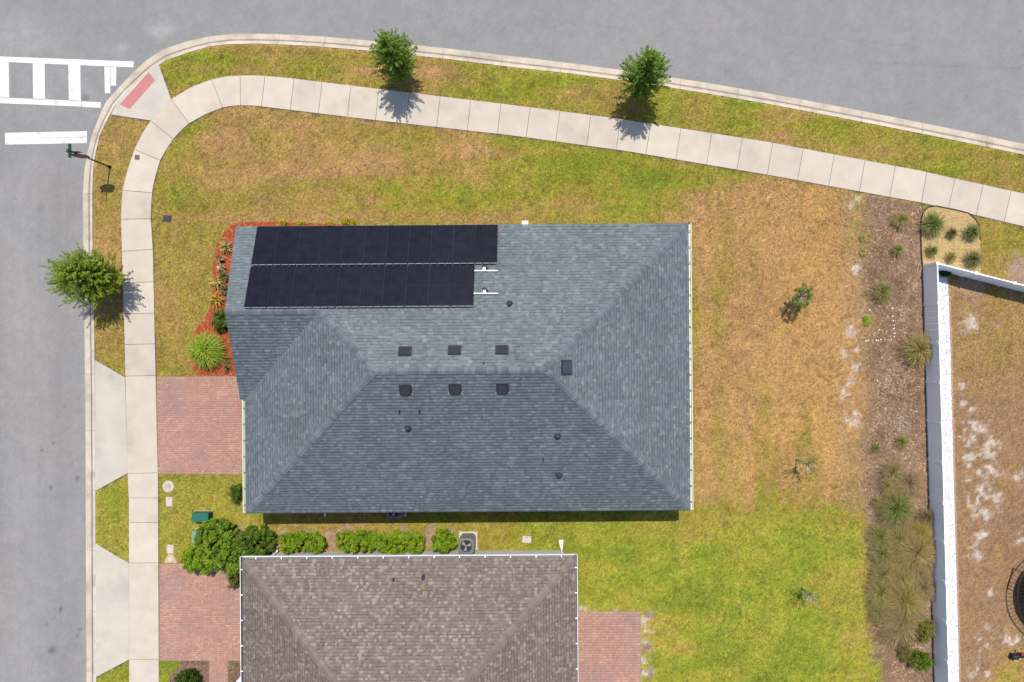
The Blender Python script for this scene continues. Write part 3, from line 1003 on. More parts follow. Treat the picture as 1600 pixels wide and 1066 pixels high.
def gutter(name, parent, x0, y0, x1, y1, outx, outy, z, m_edge, m_in, wid=.125, strap=None, n_straps=0, dark_straps=False):
    """trough along an eave from (x0,y0) to (x1,y1); (outx,outy) is the outward unit direction"""
    prof = [(0.0, .0), (0.0, -.11), (.03, -.125), (wid - .03, -.125), (wid, -.02), (wid, .012), (wid + .022, .012), (wid + .022, -.02), (wid + .02, -.15), (-.0, -.15)]
    edge, inn = MB(), MB()
    def pt(e, w, zz):
        x, y = (x0, y0) if e == 0 else (x1, y1)
        return (x + outx * w, y + outy * w, z + zz)
    for k in range(len(prof) - 1):
        tgt = inn if k in (0, 1, 2, 3) else edge
        a, b = prof[k], prof[k + 1]
        tgt.face([pt(0, *a), pt(1, *a), pt(1, *b), pt(0, *b)])
    for e in (0, 1):
        edge.face([pt(e, 0, -.15), pt(e, wid + .02, -.15), pt(e, wid + .02, .01), pt(e, 0, .01)])
    g = inn.build(name, m_in, parent)
    edge.build("gutter_lip", m_edge, g)
    L = math.hypot(x1 - x0, y1 - y0)
    for k in range(n_straps):
        t = (k + .5) / n_straps
        x, y = x0 + (x1 - x0) * t, y0 + (y1 - y0) * t
        dx, dy = (x1 - x0) / L * .022, (y1 - y0) / L * .022
        sb = MB()
        sb.prism([(x - dx, y - dy), (x + dx, y + dy), (x + dx + outx * (wid + .01), y + dy + outy * (wid + .01)), (x - dx + outx * (wid + .01), y - dy + outy * (wid + .01))], z - .005, z + .006)
        sb.build("gutter_strap", strap, g)
    return g


# ---- the house with the solar panels
RA = roof_planes_a()
HC = Vector((-3.54, -1.26, 0))
ROT_A = math.radians(0.42)
houseA = thing("solar_house", "long single storey house with blue grey shingle hip roof carrying black solar panels", "house", tuple(HC))
wmb = MB()
wmb.prism(HOUSE_A, 0.0, RA['ze'] - .17)
wa = wmb.build("wall", M['wall'], houseA)
ra = roof_deck(RA, MB()).build("roof", M['deck_blue'], houseA)
PAL_BLUE = [(120, 131, 138), (126, 137, 144), (131, 142, 149), (137, 148, 154), (147, 157, 162), (129, 133, 142)]
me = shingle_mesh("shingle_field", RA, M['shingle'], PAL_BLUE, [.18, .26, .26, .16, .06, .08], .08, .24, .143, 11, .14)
me.transform(Matrix.Translation(-HC))
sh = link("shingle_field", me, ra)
sh["kind"] = "stuff"
zr = RA['ze'] + RA['p'] * RA['hw']
zg = RA['ze'] + RA['p'] * RA['g']
rl = (RA['WX'] + RA['hw'], RA['NY'] - RA['hw'], zr)
rr = (RA['EX'] - RA['hw'], RA['NY'] - RA['hw'], zr)
gj = (RA['WX'] + RA['g'], RA['NY'] - RA['g'], zg)
hip_me = cap_mesh("hip_cap", .276, M['cap_blue'])
ridge_me = cap_mesh("ridge_cap", .39, M['cap_blue'])
for A_, B_, mm in (((RA['WX'] + .05, RA['SY'] + .05, RA['ze']), rl, hip_me), ((RA['EX'] - .05, RA['SY'] + .05, RA['ze']), rr, hip_me), ((RA['EX'] - .05, RA['NY'] - .05, RA['ze']), rr, hip_me),
                   (gj, rl, hip_me), (rl, rr, ridge_me), ((-13.93, gj[1], zg), gj, ridge_me)):
    caps(houseA, mm, A_, B_, .158, "cap_shingle")
# gutters
gutter("gutter", houseA, RA['EX'] + .0, RA['SY'], RA['EX'], RA['NY'] + .04, 1, 0, RA['ze'] - .02, M['gutterc'], M['gutterc'], strap=M['gutterd'], n_straps=18)
gutter("gutter", houseA, RA['WX'], RA['SY'], RA['WX'], RA['GS'] - .06, -1, 0, RA['ze'] - .02, M['gutterc'], M['gutterc'], strap=M['gutterd'], n_straps=7)
# drip edge along the other eaves
for a, b in (((RA['WX'], RA['SY'] - .012), (RA['EX'], RA['SY'] - .012)), ((-14.10, RA['NY'] + .012), (RA['EX'], RA['NY'] + .012))):
    mb = MB()
    mb.box(((a[0] + b[0]) / 2, (a[1] + b[1]) / 2, RA['ze'] - .14), (b[0] - a[0], .018, .13))
    mb.build("fascia", M['trimw'], houseA)


def roof_pt(R, plane, s, d, h=0.0):
    pl = R['planes'][plane]
    return Vector((pl['o'][0] + s * pl['s'][0] + d * pl['g'][0], pl['o'][1] + s * pl['s'][1] + d * pl['g'][1], R['ze'] + R['p'] * d + h))


def roof_from_px(R, plane, u, v):
    """point of a roof plane seen at a photo pixel"""
    z = R['ze'] + 1
    pl = R['planes'][plane]
    for _ in range(30):
        x, y, _z = P(u, v, z)
        d = (x - pl['o'][0]) * pl['g'][0] + (y - pl['o'][1]) * pl['g'][1]
        z = R['ze'] + R['p'] * d
    return Vector((x, y, z))


def plane_matrix(R, plane, at):
    pl = R['planes'][plane]
    g = Vector((pl['g'][0], pl['g'][1], R['p'])).normalized()       # up the slope
    up = Vector((-pl['g'][0] * R['p'], -pl['g'][1] * R['p'], 1)).normalized()
    s = g.cross(up)
    mw = Matrix((s, g, up)).transposed().to_4x4()
    mw.translation = at
    return mw


def local_part(name, mb, m, parent, mw):
    """shape given in a roof-plane frame, linked as a part"""
    me = raw_mesh(name, np.array(mb.v), mb.f, m)
    return me


def vent_meshes(w, l, h):
    fl, hood, side, glint = MB(), MB(), MB(), MB()
    fl.box((0, 0, .012), (w + .14, l + .10, .012))
    # hood: low box, open down-slope, top sloping slightly
    hood.mesh([(-w / 2, -l / 2, h), (w / 2, -l / 2, h), (w / 2, l / 2, h * .55), (-w / 2, l / 2, h * .55), (-w / 2, -l / 2, h - .03), (w / 2, -l / 2, h - .03),
               (w / 2, l / 2, .02), (-w / 2, l / 2, .02)],
              [(0, 1, 2, 3), (4, 5, 1, 0), (2, 6, 7, 3), (1, 5, 6, 2), (0, 3, 7, 4)])
    for s_ in (-1, 1):
        side.box((s_ * (w / 2 + .035), 0, .02), (.05, l, h * .45))
    for s_ in (-1, 1):
        glint.mesh([(s_ * (w / 2 + .02), -l / 2 - .01, .03), (s_ * (w / 2 + .12), -l / 2 - .04, .03), (s_ * (w / 2 + .03), -l / 2 + .10, .06)], [(0, 1, 2)])
    return fl, hood, side, glint


def place_vent(plane, u, v, w, l, h, hoodm, sidem, glints):
    at = roof_from_px(RA, plane, u, v)
    mw = plane_matrix(RA, plane, at)
    fl, hood, side, glint = vent_meshes(w, l, h)
    o = link("roof_vent", raw_mesh("vent_hood", np.array(hood.v), hood.f, hoodm), houseA, mw)
    a = link("flange", raw_mesh("vent_flange", np.array(fl.v), fl.f, M['vent']), o)
    for h_ in (0, 1):
        link("side_channel", raw_mesh("vent_side", np.array(side.v[h_ * 8:h_ * 8 + 8]), side.f[:6], sidem), o)
        if glints:
            link("glint_tab", raw_mesh("vent_glint", np.array(glint.v[h_ * 3:h_ * 3 + 3]), glint.f[:1], M['alu']), o)  # bright corner piece added to stand in for a glint on the flange
    return o


for (u, v) in ((633, 548.5), (710.5, 547.5), (784.5, 547.5)):
    place_vent(0, u, v, .44, .34, .10, M['vent'], M['ventd'], False)
for (u, v) in ((633.5, 608.5), (711, 608), (785, 608)):
    place_vent(1, u, v, .40, .36, .12, M['ventd'], M['vent'], True)  # sun and shade painted in: black hoods turned from the sun, lighter lit sides
place_vent(2, 885, 575.5, .50, .40, .12, M['lidk'], M['lidk'], False)
for (plane, u, v, r, h) in ((0, 797, 475, .075, .22), (1, 637, 668, .085, .22), (1, 624, 641, .035, .30), (1, 655.5, 641, .035, .30), (0, 756, 567, .04, .12), (1, 870.5, 682, .085, .2), (1, 848, 717, .035, .25), (1, 872.5, 743, .085, .2)):
    at = roof_from_px(RA, plane, u, v)
    pm = MB()
    pm.tube([at + Vector((0, 0, -.05)), at + Vector((0, 0, h))], r, 10)
    po = pm.build("vent_pipe", M['ventd'] if r < .08 else M['lidk'], houseA)
    if r > .05:
        bm_ = MB()
        bm_.tube([at + Vector((0, 0, -.02)), at + Vector((0, 0, .03)), at + Vector((0, 0, .06))], [r * 2.0, r * 1.8, r * 1.05], 10)
        bm_.build("pipe_boot", M['ventd'], po)
# openings of the walls
def wall_panel(name, m, parent, c, d, inner=None):
    mb = MB()
    mb.box(c, d)
    return mb.build(name, m, parent)


gd = wall_panel("garage_door", M['garage'], houseA, (-13.32, -4.2, .05), (.05, 4.7, 2.1))
for k in range(1, 4):
    wall_panel("door_rib", M['trimw'], gd, (-13.352, -4.2, .05 + k * .525), (.014, 4.7, .03))
fd = wall_panel("front_door", M['doorw'], houseA, (-13.62, -1.2, .02), (.05, .95, 2.05))
wall_panel("door_handle", M['alu'], fd, (-13.66, -.85, 1.0), (.03, .05, .12))
for (x, y, ax) in ((-13.61, 2.2, 'y'), (6.21, 2.0, 'y'), (6.21, -1.5, 'y'), (6.21, -5.2, 'y'), (-8, 4.86, 'x'), (-3, 4.86, 'x'), (3, 4.86, 'x'), (-9, -7.41, 'x'), (-1.5, -7.41, 'x'), (3.5, -7.41, 'x')):
    d = (.05, 1.3, 1.2) if ax == 'y' else (1.3, .05, 1.2)
    wnd = wall_panel("window", M['trimw'], houseA, (x, y, .95), d)
    d2 = (.06, .56, 1.04) if ax == 'y' else (.56, .06, 1.04)
    for s_ in (-.31, .31):
        cc = (x, y + s_, 1.03) if ax == 'y' else (x + s_, y, 1.03)
        wall_panel("pane", M['glassw'], wnd, cc, d2)
houseA.rotation_euler.z = ROT_A


def rotA(p):
    v = Vector(p) - HC
    return Matrix.Rotation(ROT_A, 3, 'Z') @ v + HC


# ---- solar panels: two rows of framed modules
PV_H = .12


def pv_meshes(w, l):
    fr, gl, cl, tr, ga = MB(), MB(), MB(), MB(), MB()
    t = .035
    for (c, d) in (((0, -l / 2 + .014, 0), (w, .028, t)), ((0, l / 2 - .014, 0), (w, .028, t)), ((-w / 2 + .012, 0, 0), (.024, l - .058, t)), ((w / 2 - .012, 0, 0), (.024, l - .058, t))):
        fr.box(c, d)
    gl.box((0, 0, .018), (w - .05, l - .058, .010))
    cl.box((0, 0, .0285), (w - .06, .012, .0012))
    for k in range(1, 6):
        cl.box((-w / 2 + w * k / 6, 0, .0283), (.006, l - .07, .0011))
    for k in range(3):
        tr.box((-w / 2 + (k + .5) * w / 3, l / 2 + .020, .0), (w / 3 - .03, .034, .034))
    ga.box((w / 2 + .0075, 0, .010), (.012, l * .98, .010))
    mk = lambda n, mb, m: raw_mesh(n, np.array(mb.v), mb.f, m)
    return [("frame", mk("panel_frame", fr, M['pvframe'])), ("glass", mk("panel_glass", gl, M['pvglass'])), ("cell_line", mk("panel_cells", cl, M['pvline'])), ("edge_trim", mk("panel_trim", tr, M['pvtrim'])),
            ("clamp_bar", mk("panel_clamp", ga, M['pvgap']))]


ORD = ["first", "second", "third", "fourth", "fifth", "sixth", "seventh", "eighth", "ninth", "tenth", "eleventh"]
sl = math.sqrt(1 + RA['p'] ** 2)
for row, (d0, d1, n) in enumerate(((.02, 1.84, 11), (1.95, 3.79, 10))):
    L_ = (d1 - d0) * sl
    meshes = pv_meshes(.990, L_)
    for k in range(n):
        s_ = -13.06 + 1.0 * (k + .5)
        at = roof_pt(RA, 0, s_, (d0 + d1) / 2, PV_H)
        mw = Matrix.Translation(HC) @ Matrix.Rotation(ROT_A, 4, 'Z') @ Matrix.Translation(-HC) @ plane_matrix(RA, 0, at) @ Matrix.Rotation(0, 4, 'Z')
        root = thing("solar_module", "black solar panel, %s from the left in the %s row" % (ORD[k], ("eave side", "ridge side")[row]), "solar panel", (0, 0, 0), "solar panels on the blue grey roof")
        root.matrix_world = mw
        ROOT[root.name] = np.zeros(3)
        for nm, me in meshes:
            if nm == "clamp_bar" and k == n - 1:
                continue
            link(nm, me, root)
# rail ends sticking out of the ridge side row
for i, v in enumerate((423.5, 459.0)):
    a = roof_from_px(RA, 0, 741, v)
    b = roof_from_px(RA, 0, 779, v)
    a, b = rotA(a), rotA(b)
    a.z += .07
    b.z += .07
    root = thing("mounting_rail", ("aluminium rail end beside the solar panels, nearer the eave", "aluminium rail end beside the solar panels, nearer the ridge")[i], "rail", tuple(a), "rail ends beside the solar panels")
    mb = MB()
    mid = (a + b) / 2
    mb.box((mid.x, mid.y, mid.z - .02), ((b - a).length, .045, .045))
    mb.build("rail", M['alu'], root)
    c = a + (b - a) * .45
    mb = MB()
    mb.box((c.x, c.y + .07, c.z - .07), (.13, .14, .12))
    mb.build("bracket", M['trimw'], root)
    mb = MB()
    mb.tube([c + Vector((-.10, .20, -.03)), c + Vector((0, .24, .03)), c + Vector((.10, .16, .0)), c + Vector((.16, .08, -.03))], .028, 6)
    mb.build("cable", M['black'], root)
    mb = MB()
    for dx in (-.35, .42):
        mb.box((c.x + dx, c.y, c.z - .08), (.05, .05, .07))
    mb.build("foot", M['alu'], root)

# ---- the neighbouring house
RB = roof_planes_b()
houseB = thing("brown_house", "neighbouring house with brown shingle hip roof and white gutters", "house", (-6.2, -18.7, 0))
HBW = [(-13.35, -10.46), (1.0, -10.46), (1.0, -27.0), (-13.35, -27.0)]
MB().prism(HBW, 0.0, RB['ze'] - .17).build("wall", M['wallw'], houseB)
rb = roof_deck(RB, MB()).build("roof", M['deck_tan'], houseB)
PAL_TAN = [(138, 124, 114), (146, 132, 122), (152, 139, 128), (160, 148, 137), (174, 162, 150), (146, 129, 121)]
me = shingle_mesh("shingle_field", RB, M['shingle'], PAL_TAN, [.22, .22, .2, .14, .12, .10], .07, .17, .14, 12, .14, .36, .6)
me.transform(Matrix.Translation(Vector((6.2, 18.7, 0))))
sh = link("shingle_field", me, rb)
sh["kind"] = "stuff"
zb = RB['ze'] + RB['p'] * RB['hw']
r0 = (RB['WX'] + RB['hw'], RB['NY'] - RB['hw'], zb)
tan_me = cap_mesh("hip_cap_tan", .276, M['cap_tan'], .30, .17)
caps(houseB, tan_me, (RB['WX'] + .05, RB['NY'] - .05, RB['ze']), r0, .24, "cap_shingle")
caps(houseB, tan_me, (RB['EX'] - .05, RB['NY'] - .05, RB['ze']), r0, .24, "cap_shingle")
gz = RB['ze'] - .02
gutter("gutter", houseB, RB['WX'] - .0, RB['NY'], RB['EX'], RB['NY'], 0, 1, gz, M['trimw'], M['gutterd'], strap=M['trimw'], n_straps=13)
gutter("gutter", houseB, RB['WX'], RB['SY'], RB['WX'], RB['NY'] + .14, -1, 0, gz, M['trimw'], M['gutterd'], strap=M['trimw'], n_straps=15)
gutter("gutter", houseB, RB['EX'], RB['SY'], RB['EX'], RB['NY'] + .14, 1, 0, gz, M['trimw'], M['gutterd'], strap=M['trimw'], n_straps=15)
for (u, v, r) in ((663.5, 901.5, .085), (617, 904.5, .04)):
    at = roof_from_px(RB, 0, u, v)
    mb = MB()
    mb.tube([at + Vector((0, 0, -.04)), at + Vector((0, 0, .2))], r, 10)
    mb.build("vent_pipe", M['lidk'] if r > .05 else M['ventd'], houseB)
x, y, _ = P(879, 868)
mb = MB()
mb.tube([(x, -10.05, 2.45), (x, -10.40, 2.2), (x, -10.41, .25), (x, -10.3, .1)], .045, 8)
ds = mb.build("downspout", M['trimw'], houseB)
mb = MB()
x1, y1, _ = P(878, 845)
mb.prism([(x - .05, -10.34), (x + .05, -10.34), (x1 + .12, y1), (x1 - .10, y1)], .004, .075)
mb.build("downspout_extension", M['trimw'], ds)
x, y, _ = P(437, 866)
mb = MB()
mb.tube([(x, -10.05, 2.45), (x, -10.40, 2.2), (x, -10.41, .25), (x - .03, -10.28, .12), (x - .05, -10.16, .06)], .05, 8)
mb.build("downspout", M['trimw'], houseB)
for cx_ in (-9.2, -3.5, -.8):
    wnd = wall_panel("window", M['trimw'], houseB, (cx_, -10.452, .95), (1.0, .05, 1.2))
    for s_ in (-.24, .24):
        wall_panel("pane", M['glassw'], wnd, (cx_ + s_, -10.442, 1.03), (.42, .06, 1.04))
pb = MB()
pb.prism([PX(364, 1070, 1.2), PX(382, 1049, 1.2), PX(400, 1049, 1.2), PX(400, 1180, 1.2), PX(364, 1180, 1.2)], 1.05, 1.2)
pb.build("porch_canopy", M['trimw'], houseB)
wall_panel("canopy_post", M['trimw'], houseB, (P(372, 1085, 1)[0], P(372, 1100, 1)[1], 0), (.12, .12, 1.06))
gd = wall_panel("garage_door", M['garage'], houseB, (-13.37, -13.2, .05), (.05, 4.6, 2.1))
for k in range(1, 4):
    wall_panel("door_rib", M['trimw'], gd, (-13.402, -13.2, .05 + k * .525), (.014, 4.6, .03))

houseB.rotation_euler.z = math.radians(.38)

# ------------------------------------------------------------------ white fence
FH = 1.22


def fence(name, A, B, n, label, side):
    """A, B: plan points of the run; n panels"""
    A, B = np.array(A), np.array(B)
    d = (B - A)
    L = np.hypot(*d)
    d /= L
    nrm = np.array([-d[1], d[0]])
    ang = math.atan2(d[1], d[0])
    root = thing(name, label, "fence", (A[0], A[1], 0))
    pl = L / n
    for k in range(n + 1):
        q = A + d * pl * k
        mb = MB()
        mb.box((q[0], q[1], -.05), (.115, .115, FH + .07), ang)
        po = mb.build("post", M['vinyl'], root)
        mb = MB()
        mb.box((q[0], q[1], FH + .02), (.135, .135, .025), ang)
        mb.box((q[0], q[1], FH + .045), (.12, .12, .03), ang, taper=.25)
        mb.build("post_cap", M['vinyl'], po)
    for k in range(n):
        m0 = A + d * pl * (k + .5)
        bd = MB()
        w = (pl - .12) / 6
        for j in range(6):
            c = m0 + d * ((j - 2.5) * w)
            bd.box((c[0], c[1], .06), (w - .003, .022, FH - .12), ang)
        bp = bd.build("board_panel", M['vinyl'], root)
        for nm, z in (("bottom_rail", .02), ("top_rail", FH - .10)):
            mb = MB()
            mb.box((m0[0], m0[1], z), (pl - .118, .05, .12), ang)
            mb.build(nm, M['vinyl'], bp)
    return root


cornr = P(1464.5, 411.5, FH)
wend = P(1482.6, 1064, FH)
dv = np.array([wend[0] - cornr[0], wend[1] - cornr[1]]) / 10.45
fence("vinyl_fence", (cornr[0], cornr[1]), (cornr[0] + dv[0] * 12, cornr[1] + dv[1] * 12), 12, "long white vinyl privacy fence running down the right side of the mulch strip", 1)
p1 = P(1525, 427, FH)
dn = np.array([p1[0] - cornr[0], p1[1] - cornr[1]])
fence("vinyl_fence", (cornr[0] + dn[0], cornr[1] + dn[1]), (cornr[0] + dn[0] * 4, cornr[1] + dn[1] * 4), 3, "white vinyl fence run slanting away from the corner by the gold gravel bed", 1)
# first panel of the slanting run joins the corner post
root = bpy.data.objects["vinyl_fence.001"]
m0 = np.array([cornr[0], cornr[1]]) + dn * .5
ang = math.atan2(dn[1], dn[0])
pl_ = np.hypot(*dn)
bd = MB()
w = (pl_ - .13) / 6
for j in range(6):
    c = m0 + dn / pl_ * ((j - 2.5) * w)
    bd.box((c[0], c[1], .06), (w - .003, .022, FH - .12), ang)
bp = bd.build("board_panel", M['vinyl'], root)
for nm, z in (("bottom_rail", .02), ("top_rail", FH - .10)):
    mb = MB()
    mb.box((m0[0], m0[1], z), (pl_ - .13, .05, .12), ang)
    mb.build(nm, M['vinyl'], bp)


# ------------------------------------------------------------------ beds: mulch and gravel
def scatter(poly_px, n, rg, keep=None):
    a = np.array(poly_px)
    res = []
    tot = 0
    while tot < n:
        u = rg.uniform(a[:, 0].min(), a[:, 0].max(), n * 2)
        v = rg.uniform(a[:, 1].min(), a[:, 1].max(), n * 2)
        k = in_poly(u, v, poly_px)
        if keep is not None:
            k &= keep(u, v)
        res.append(np.stack([u[k], v[k]], -1))
        tot += k.sum()
    return np.concatenate(res)[:n]


def chip_mesh(name, uv, z0, rg, smin, smax, pal, wts, m, stone=False, tintfun=None):
    n = len(uv)
    x = (uv[:, 0] - CX) * CAM_H / FPX
    y = -(uv[:, 1] - CY) * CAM_H / FPX
    L = rg.uniform(smin, smax, n)
    W = L * (rg.uniform(.6, 1, n) if stone else rg.uniform(.25, .5, n))
    Hh = L * (rg.uniform(.35, .6, n) if stone else rg.uniform(.15, .35, n))
    a = rg.uniform(0, 2 * math.pi, n)
    ca, sa = np.cos(a), np.sin(a)
    tilt = rg.uniform(-.25, .25, n)
    # six-point squashed octahedron (stones) or roof-shaped splinter (chips)
    if stone:
        loc = np.array([(1, 0, .3), (0, 1, .35), (-1, 0, .3), (0, -1, .35), (.1, .1, 1), (0, 0, -.3)])
        F1 = np.array([(0, 1, 4), (1, 2, 4), (2, 3, 4), (3, 0, 4), (1, 0, 5), (2, 1, 5), (3, 2, 5), (0, 3, 5)])
    else:
        loc = np.array([(-1, -1, 0), (1, -.7, 0), (1, .7, 0), (-1, 1, 0), (-.8, 0, 1), (.8, 0, .8)])
        F1 = np.array([(0, 1, 5), (0, 5, 4), (2, 3, 4), (2, 4, 5), (1, 2, 5), (3, 0, 4)])
    k = len(loc)
    lx = loc[None, :, 0] * L[:, None] / 2
    ly = loc[None, :, 1] * W[:, None] / 2
    lz = loc[None, :, 2] * Hh[:, None] + lx * tilt[:, None] * (0 if stone else 1)
    V = np.stack([x[:, None] + lx * ca[:, None] - ly * sa[:, None], y[:, None] + lx * sa[:, None] + ly * ca[:, None], z0 + np.maximum(lz, -.01)], -1).reshape(-1, 3)
    F = (F1[None] + (np.arange(n) * k)[:, None, None]).reshape(-1, 3)
    pal = Carr(pal)
    c = pal[rg.choice(len(pal), n, p=wts)] * rg.uniform(.85, 1.15, n)[:, None]
    if tintfun is not None:
        c = c * tintfun(uv[:, 0], uv[:, 1])[:, None]
    T = np.repeat(c, len(F1), 0)
    return raw_mesh(name, V, F, m, T)


def bed(name, poly, base_m, label, cat, n, smin, smax, pal, wts, m, stone=False, seed=0, z=.012, keep=None, tintfun=None, chip_name="chips"):
    rg = np.random.default_rng(seed)
    if base_m is None:
        o = link(name, chip_mesh(name, scatter(poly, n, rg, keep), z, rg, smin, smax, pal, wts, m, stone, tintfun))
        return tag(o, label, cat, kind="stuff")
    mb = MB()
    mb.prism([PX(*q) for q in poly], -.05, z)
    o = mb.build(name, base_m)
    o["kind"] = "stuff"
    o["label"] = label
    o["category"] = cat
    c = link(chip_name, chip_mesh(chip_name, scatter(poly, n, rg, keep), z, rg, smin, smax, pal, wts, m, stone, tintfun), o)
    c["kind"] = "stuff"
    return o


rg_keep = np.random.default_rng(77)
bed("red_mulch", REDBED, M['redbed'], "red wood mulch in the curved bed against the house", "mulch", 5200, .05, .13,
    [(212, 112, 72), (196, 96, 62), (224, 138, 100), (168, 82, 56), (232, 182, 152)], [.34, .28, .2, .14, .04], M['chip'], seed=41)
BARKAREA = [(q[0] - (22 if k >= 10 else 0), q[1]) for k, q in enumerate(BARKBED)]
bed("bark_mulch", BARKAREA, None, "brown bark mulch strip along the white fence", "mulch", 26000, .05, .15,
    [(178, 146, 118), (160, 128, 104), (194, 162, 132), (140, 112, 94), (218, 196, 172), (172, 150, 138)], [.28, .24, .18, .12, .08, .10], M['chip'], seed=42,
    z=.004, keep=lambda u, v: (fbm(u, v, 26, 401, 3) > .27) & (rg_keep.random(len(u)) < rast(barkm, u, v) ** 1.3 + .02), tintfun=lambda u, v: .48 + .98 * fbm(u, v, 26, 405, 3), chip_name="bark_chips")
bed("gold_gravel", GOLDBED, M['goldbed'], "gold gravel in the rounded bed at the fence corner", "gravel", 9000, .03, .06,
    [(255, 222, 156), (255, 234, 180), (246, 202, 132), (255, 246, 214), (226, 184, 128)], [.32, .26, .2, .12, .10], M['stone'], True, seed=43, z=.02, chip_name="gravel_stones")
bed("white_gravel", WHITEBED, M['whitebed'], "white gravel strip inside the white fence", "gravel", 20000, .02, .05,
    [(250, 250, 252), (242, 242, 246), (234, 234, 240), (196, 200, 204), (110, 114, 112)], [.40, .32, .2, .055, .025], M['stone'], True, seed=44, z=.02, chip_name="gravel_stones")
bed("front_mulch", FRONTMULCH, M['brownbed'], "dark brown mulch bed left of the narrow brick path", "mulch", 2200, .04, .10,
    [(130, 98, 84), (110, 84, 74), (168, 134, 112), (92, 70, 62)], [.3, .3, .2, .2], M['chip'], seed=45, chip_name="bark_chips")
bed("front_mulch", FRONTMULCH2, M['brownbed'], "dark brown mulch bed between brick path and brown house", "mulch", 2200, .04, .10,
    [(130, 98, 84), (110, 84, 74), (168, 134, 112), (92, 70, 62)], [.3, .3, .2, .2], M['chip'], seed=46, chip_name="bark_chips")

ed = MB()
pts = [(1441, 417), (1439.2, 395), (1438.2, 370), (1439, 345), (1441.6, 332.6), (1449.6, 323.8), (1462, 322.2), (1490, 327.7), (1512.4, 333.2), (1523.6, 342.5), (1529.8, 354.8), (1531, 375)]
ed.tube([(*PX(*q), .03) for q in pts], .035, 6)
single("bed_edging", ed, M['edging'], "thin black edging curving round the gold gravel bed", "edging")
ed = MB()
pts = [(WHITEBED[k][0] + .8, WHITEBED[k][1]) for k in range(1, 9)]
for a, b in zip(pts[:-1], pts[1:]):
    n = max(1, int(abs(b[1] - a[1]) / 9))
    for j in range(n):
        q = ((a[0] + (b[0] - a[0]) * (j + .5) / n), (a[1] + (b[1] - a[1]) * (j + .5) / n))
        if q[1] > 1100:
            continue
        ed.box((*PX(*q), -.02), (.075, .26, .06), random.uniform(-.03, .03))
single("brick_edging", ed, M['terracotta'], "pale brick edging along the white gravel strip", "edging")
tag(bpy.data.objects["brick_edging"], kind="stuff")

# ------------------------------------------------------------------ lawn grass
rg = np.random.default_rng(99)
NB = 760000
area_u = (-10, 1612)
area_v = (60, 1078)
u = rg.uniform(*area_u, NB * 2)
v = rg.uniform(*area_v, NB * 2)
g = rast(GROW, u, v)
k = rg.random(NB * 2) < g
u, v = u[k][:NB], v[k][:NB]
n = len(u)
x = (u - CX) * CAM_H / FPX
y = -(v - CY) * CAM_H / FPX
ang = rg.uniform(0, 2 * math.pi, n)
lean = rg.uniform(.025, .085, n)
hgt = rg.uniform(.02, .055, n)
wid = rg.uniform(.014, .032, n)
dx, dy = np.cos(ang), np.sin(ang)
V = np.empty((n, 3, 3), np.float32)
V[:, 0] = np.stack([x - dy * wid / 2, y + dx * wid / 2, np.full(n, -.004)], -1)
V[:, 1] = np.stack([x + dy * wid / 2, y - dx * wid / 2, np.full(n, -.004)], -1)
V[:, 2] = np.stack([x + dx * lean, y + dy * lean, hgt], -1)
c = rast(LC, u + rg.normal(0, 3, n), v + rg.normal(0, 3, n)) * (rg.uniform(.62, 1.5, n))[:, None] * (.50 + 1.0 * vnoise(u / 2.6, v / 2.6, 501))[:, None]
dr = rast(D, u, v)
straw = rg.random(n) < np.clip(.03 + .16 * dr, 0, .25)
c[straw] = Carr([(240, 216, 158)])[0] * rg.uniform(.75, 1.1, straw.sum())[:, None]
fresh = rg.random(n) < np.clip(.10 - .08 * dr, 0.01, .2)
c[fresh] = Carr([(166, 178, 66)])[0] * rg.uniform(.7, 1.1, fresh.sum())[:, None]
F = np.arange(n * 3).reshape(n, 3)
lawn = link("lawn_grass", raw_mesh("lawn_grass", V.reshape(-1, 3), F, M['blade'], c))
tag(lawn, "short patchy green and straw coloured lawn grass", "grass", kind="stuff")


# ------------------------------------------------------------------ plants
def quads_leaf(cen, nrm, size, aspect, rg):
    n = len(cen)
    r = rg.normal(size=(n, 3))
    t = np.cross(nrm, r)
    t /= np.linalg.norm(t, axis=1)[:, None] + 1e-9
    b = np.cross(nrm, t)
    L = size[:, None] * .5
    W = L * aspect
    V = np.stack([cen - t * L, cen + b * W, cen + t * L, cen - b * W], 1)
    return V.reshape(-1, 3), np.arange(n * 4).reshape(n, 4)


def leaf_cloud(cl, rg, per, size, pal, wts, aspect=.5, upbias=.8, ground=None, spread=1.0, topshade=None):
    """cl: clump centres and radii (n,4); leaves on and in each clump"""
    cl = np.asarray(cl, float)
    m = len(cl)
    cnt = np.maximum(3, (per * (cl[:, 3] / cl[:, 3].mean()) ** 2).astype(int))
    ci = np.repeat(np.arange(m), cnt)
    n = len(ci)
    dirs = rg.normal(size=(n, 3))
    dirs /= np.linalg.norm(dirs, axis=1)[:, None]
    rad = rg.random(n) ** .45
    cen = cl[ci, :3] + dirs * (rad * cl[ci, 3])[:, None] * spread
    nrm = dirs * .8 + rg.normal(size=(n, 3)) * .55 + np.array([0, 0, upbias])
    nrm /= np.linalg.norm(nrm, axis=1)[:, None]
    sz = rg.uniform(size * .7, size * 1.3, n)
    if ground is not None:
        cen[:, 2] = np.maximum(cen[:, 2], ground)
    V, F = quads_leaf(cen, nrm, sz, aspect, rg)
    pal = Carr(pal)
    hue = rg.choice(len(pal), m, p=wts)
    own = rg.choice(len(pal), n, p=wts)
    c = pal[np.where(rg.random(n) < .55, hue[ci], own)] * rg.uniform(.78, 1.2, n)[:, None]
    return V, F, c


GREEN_OAK = [(128, 172, 50), (150, 194, 58), (178, 210, 72), (104, 146, 44), (198, 220, 100)]
GW = [.28, .3, .2, .14, .08]


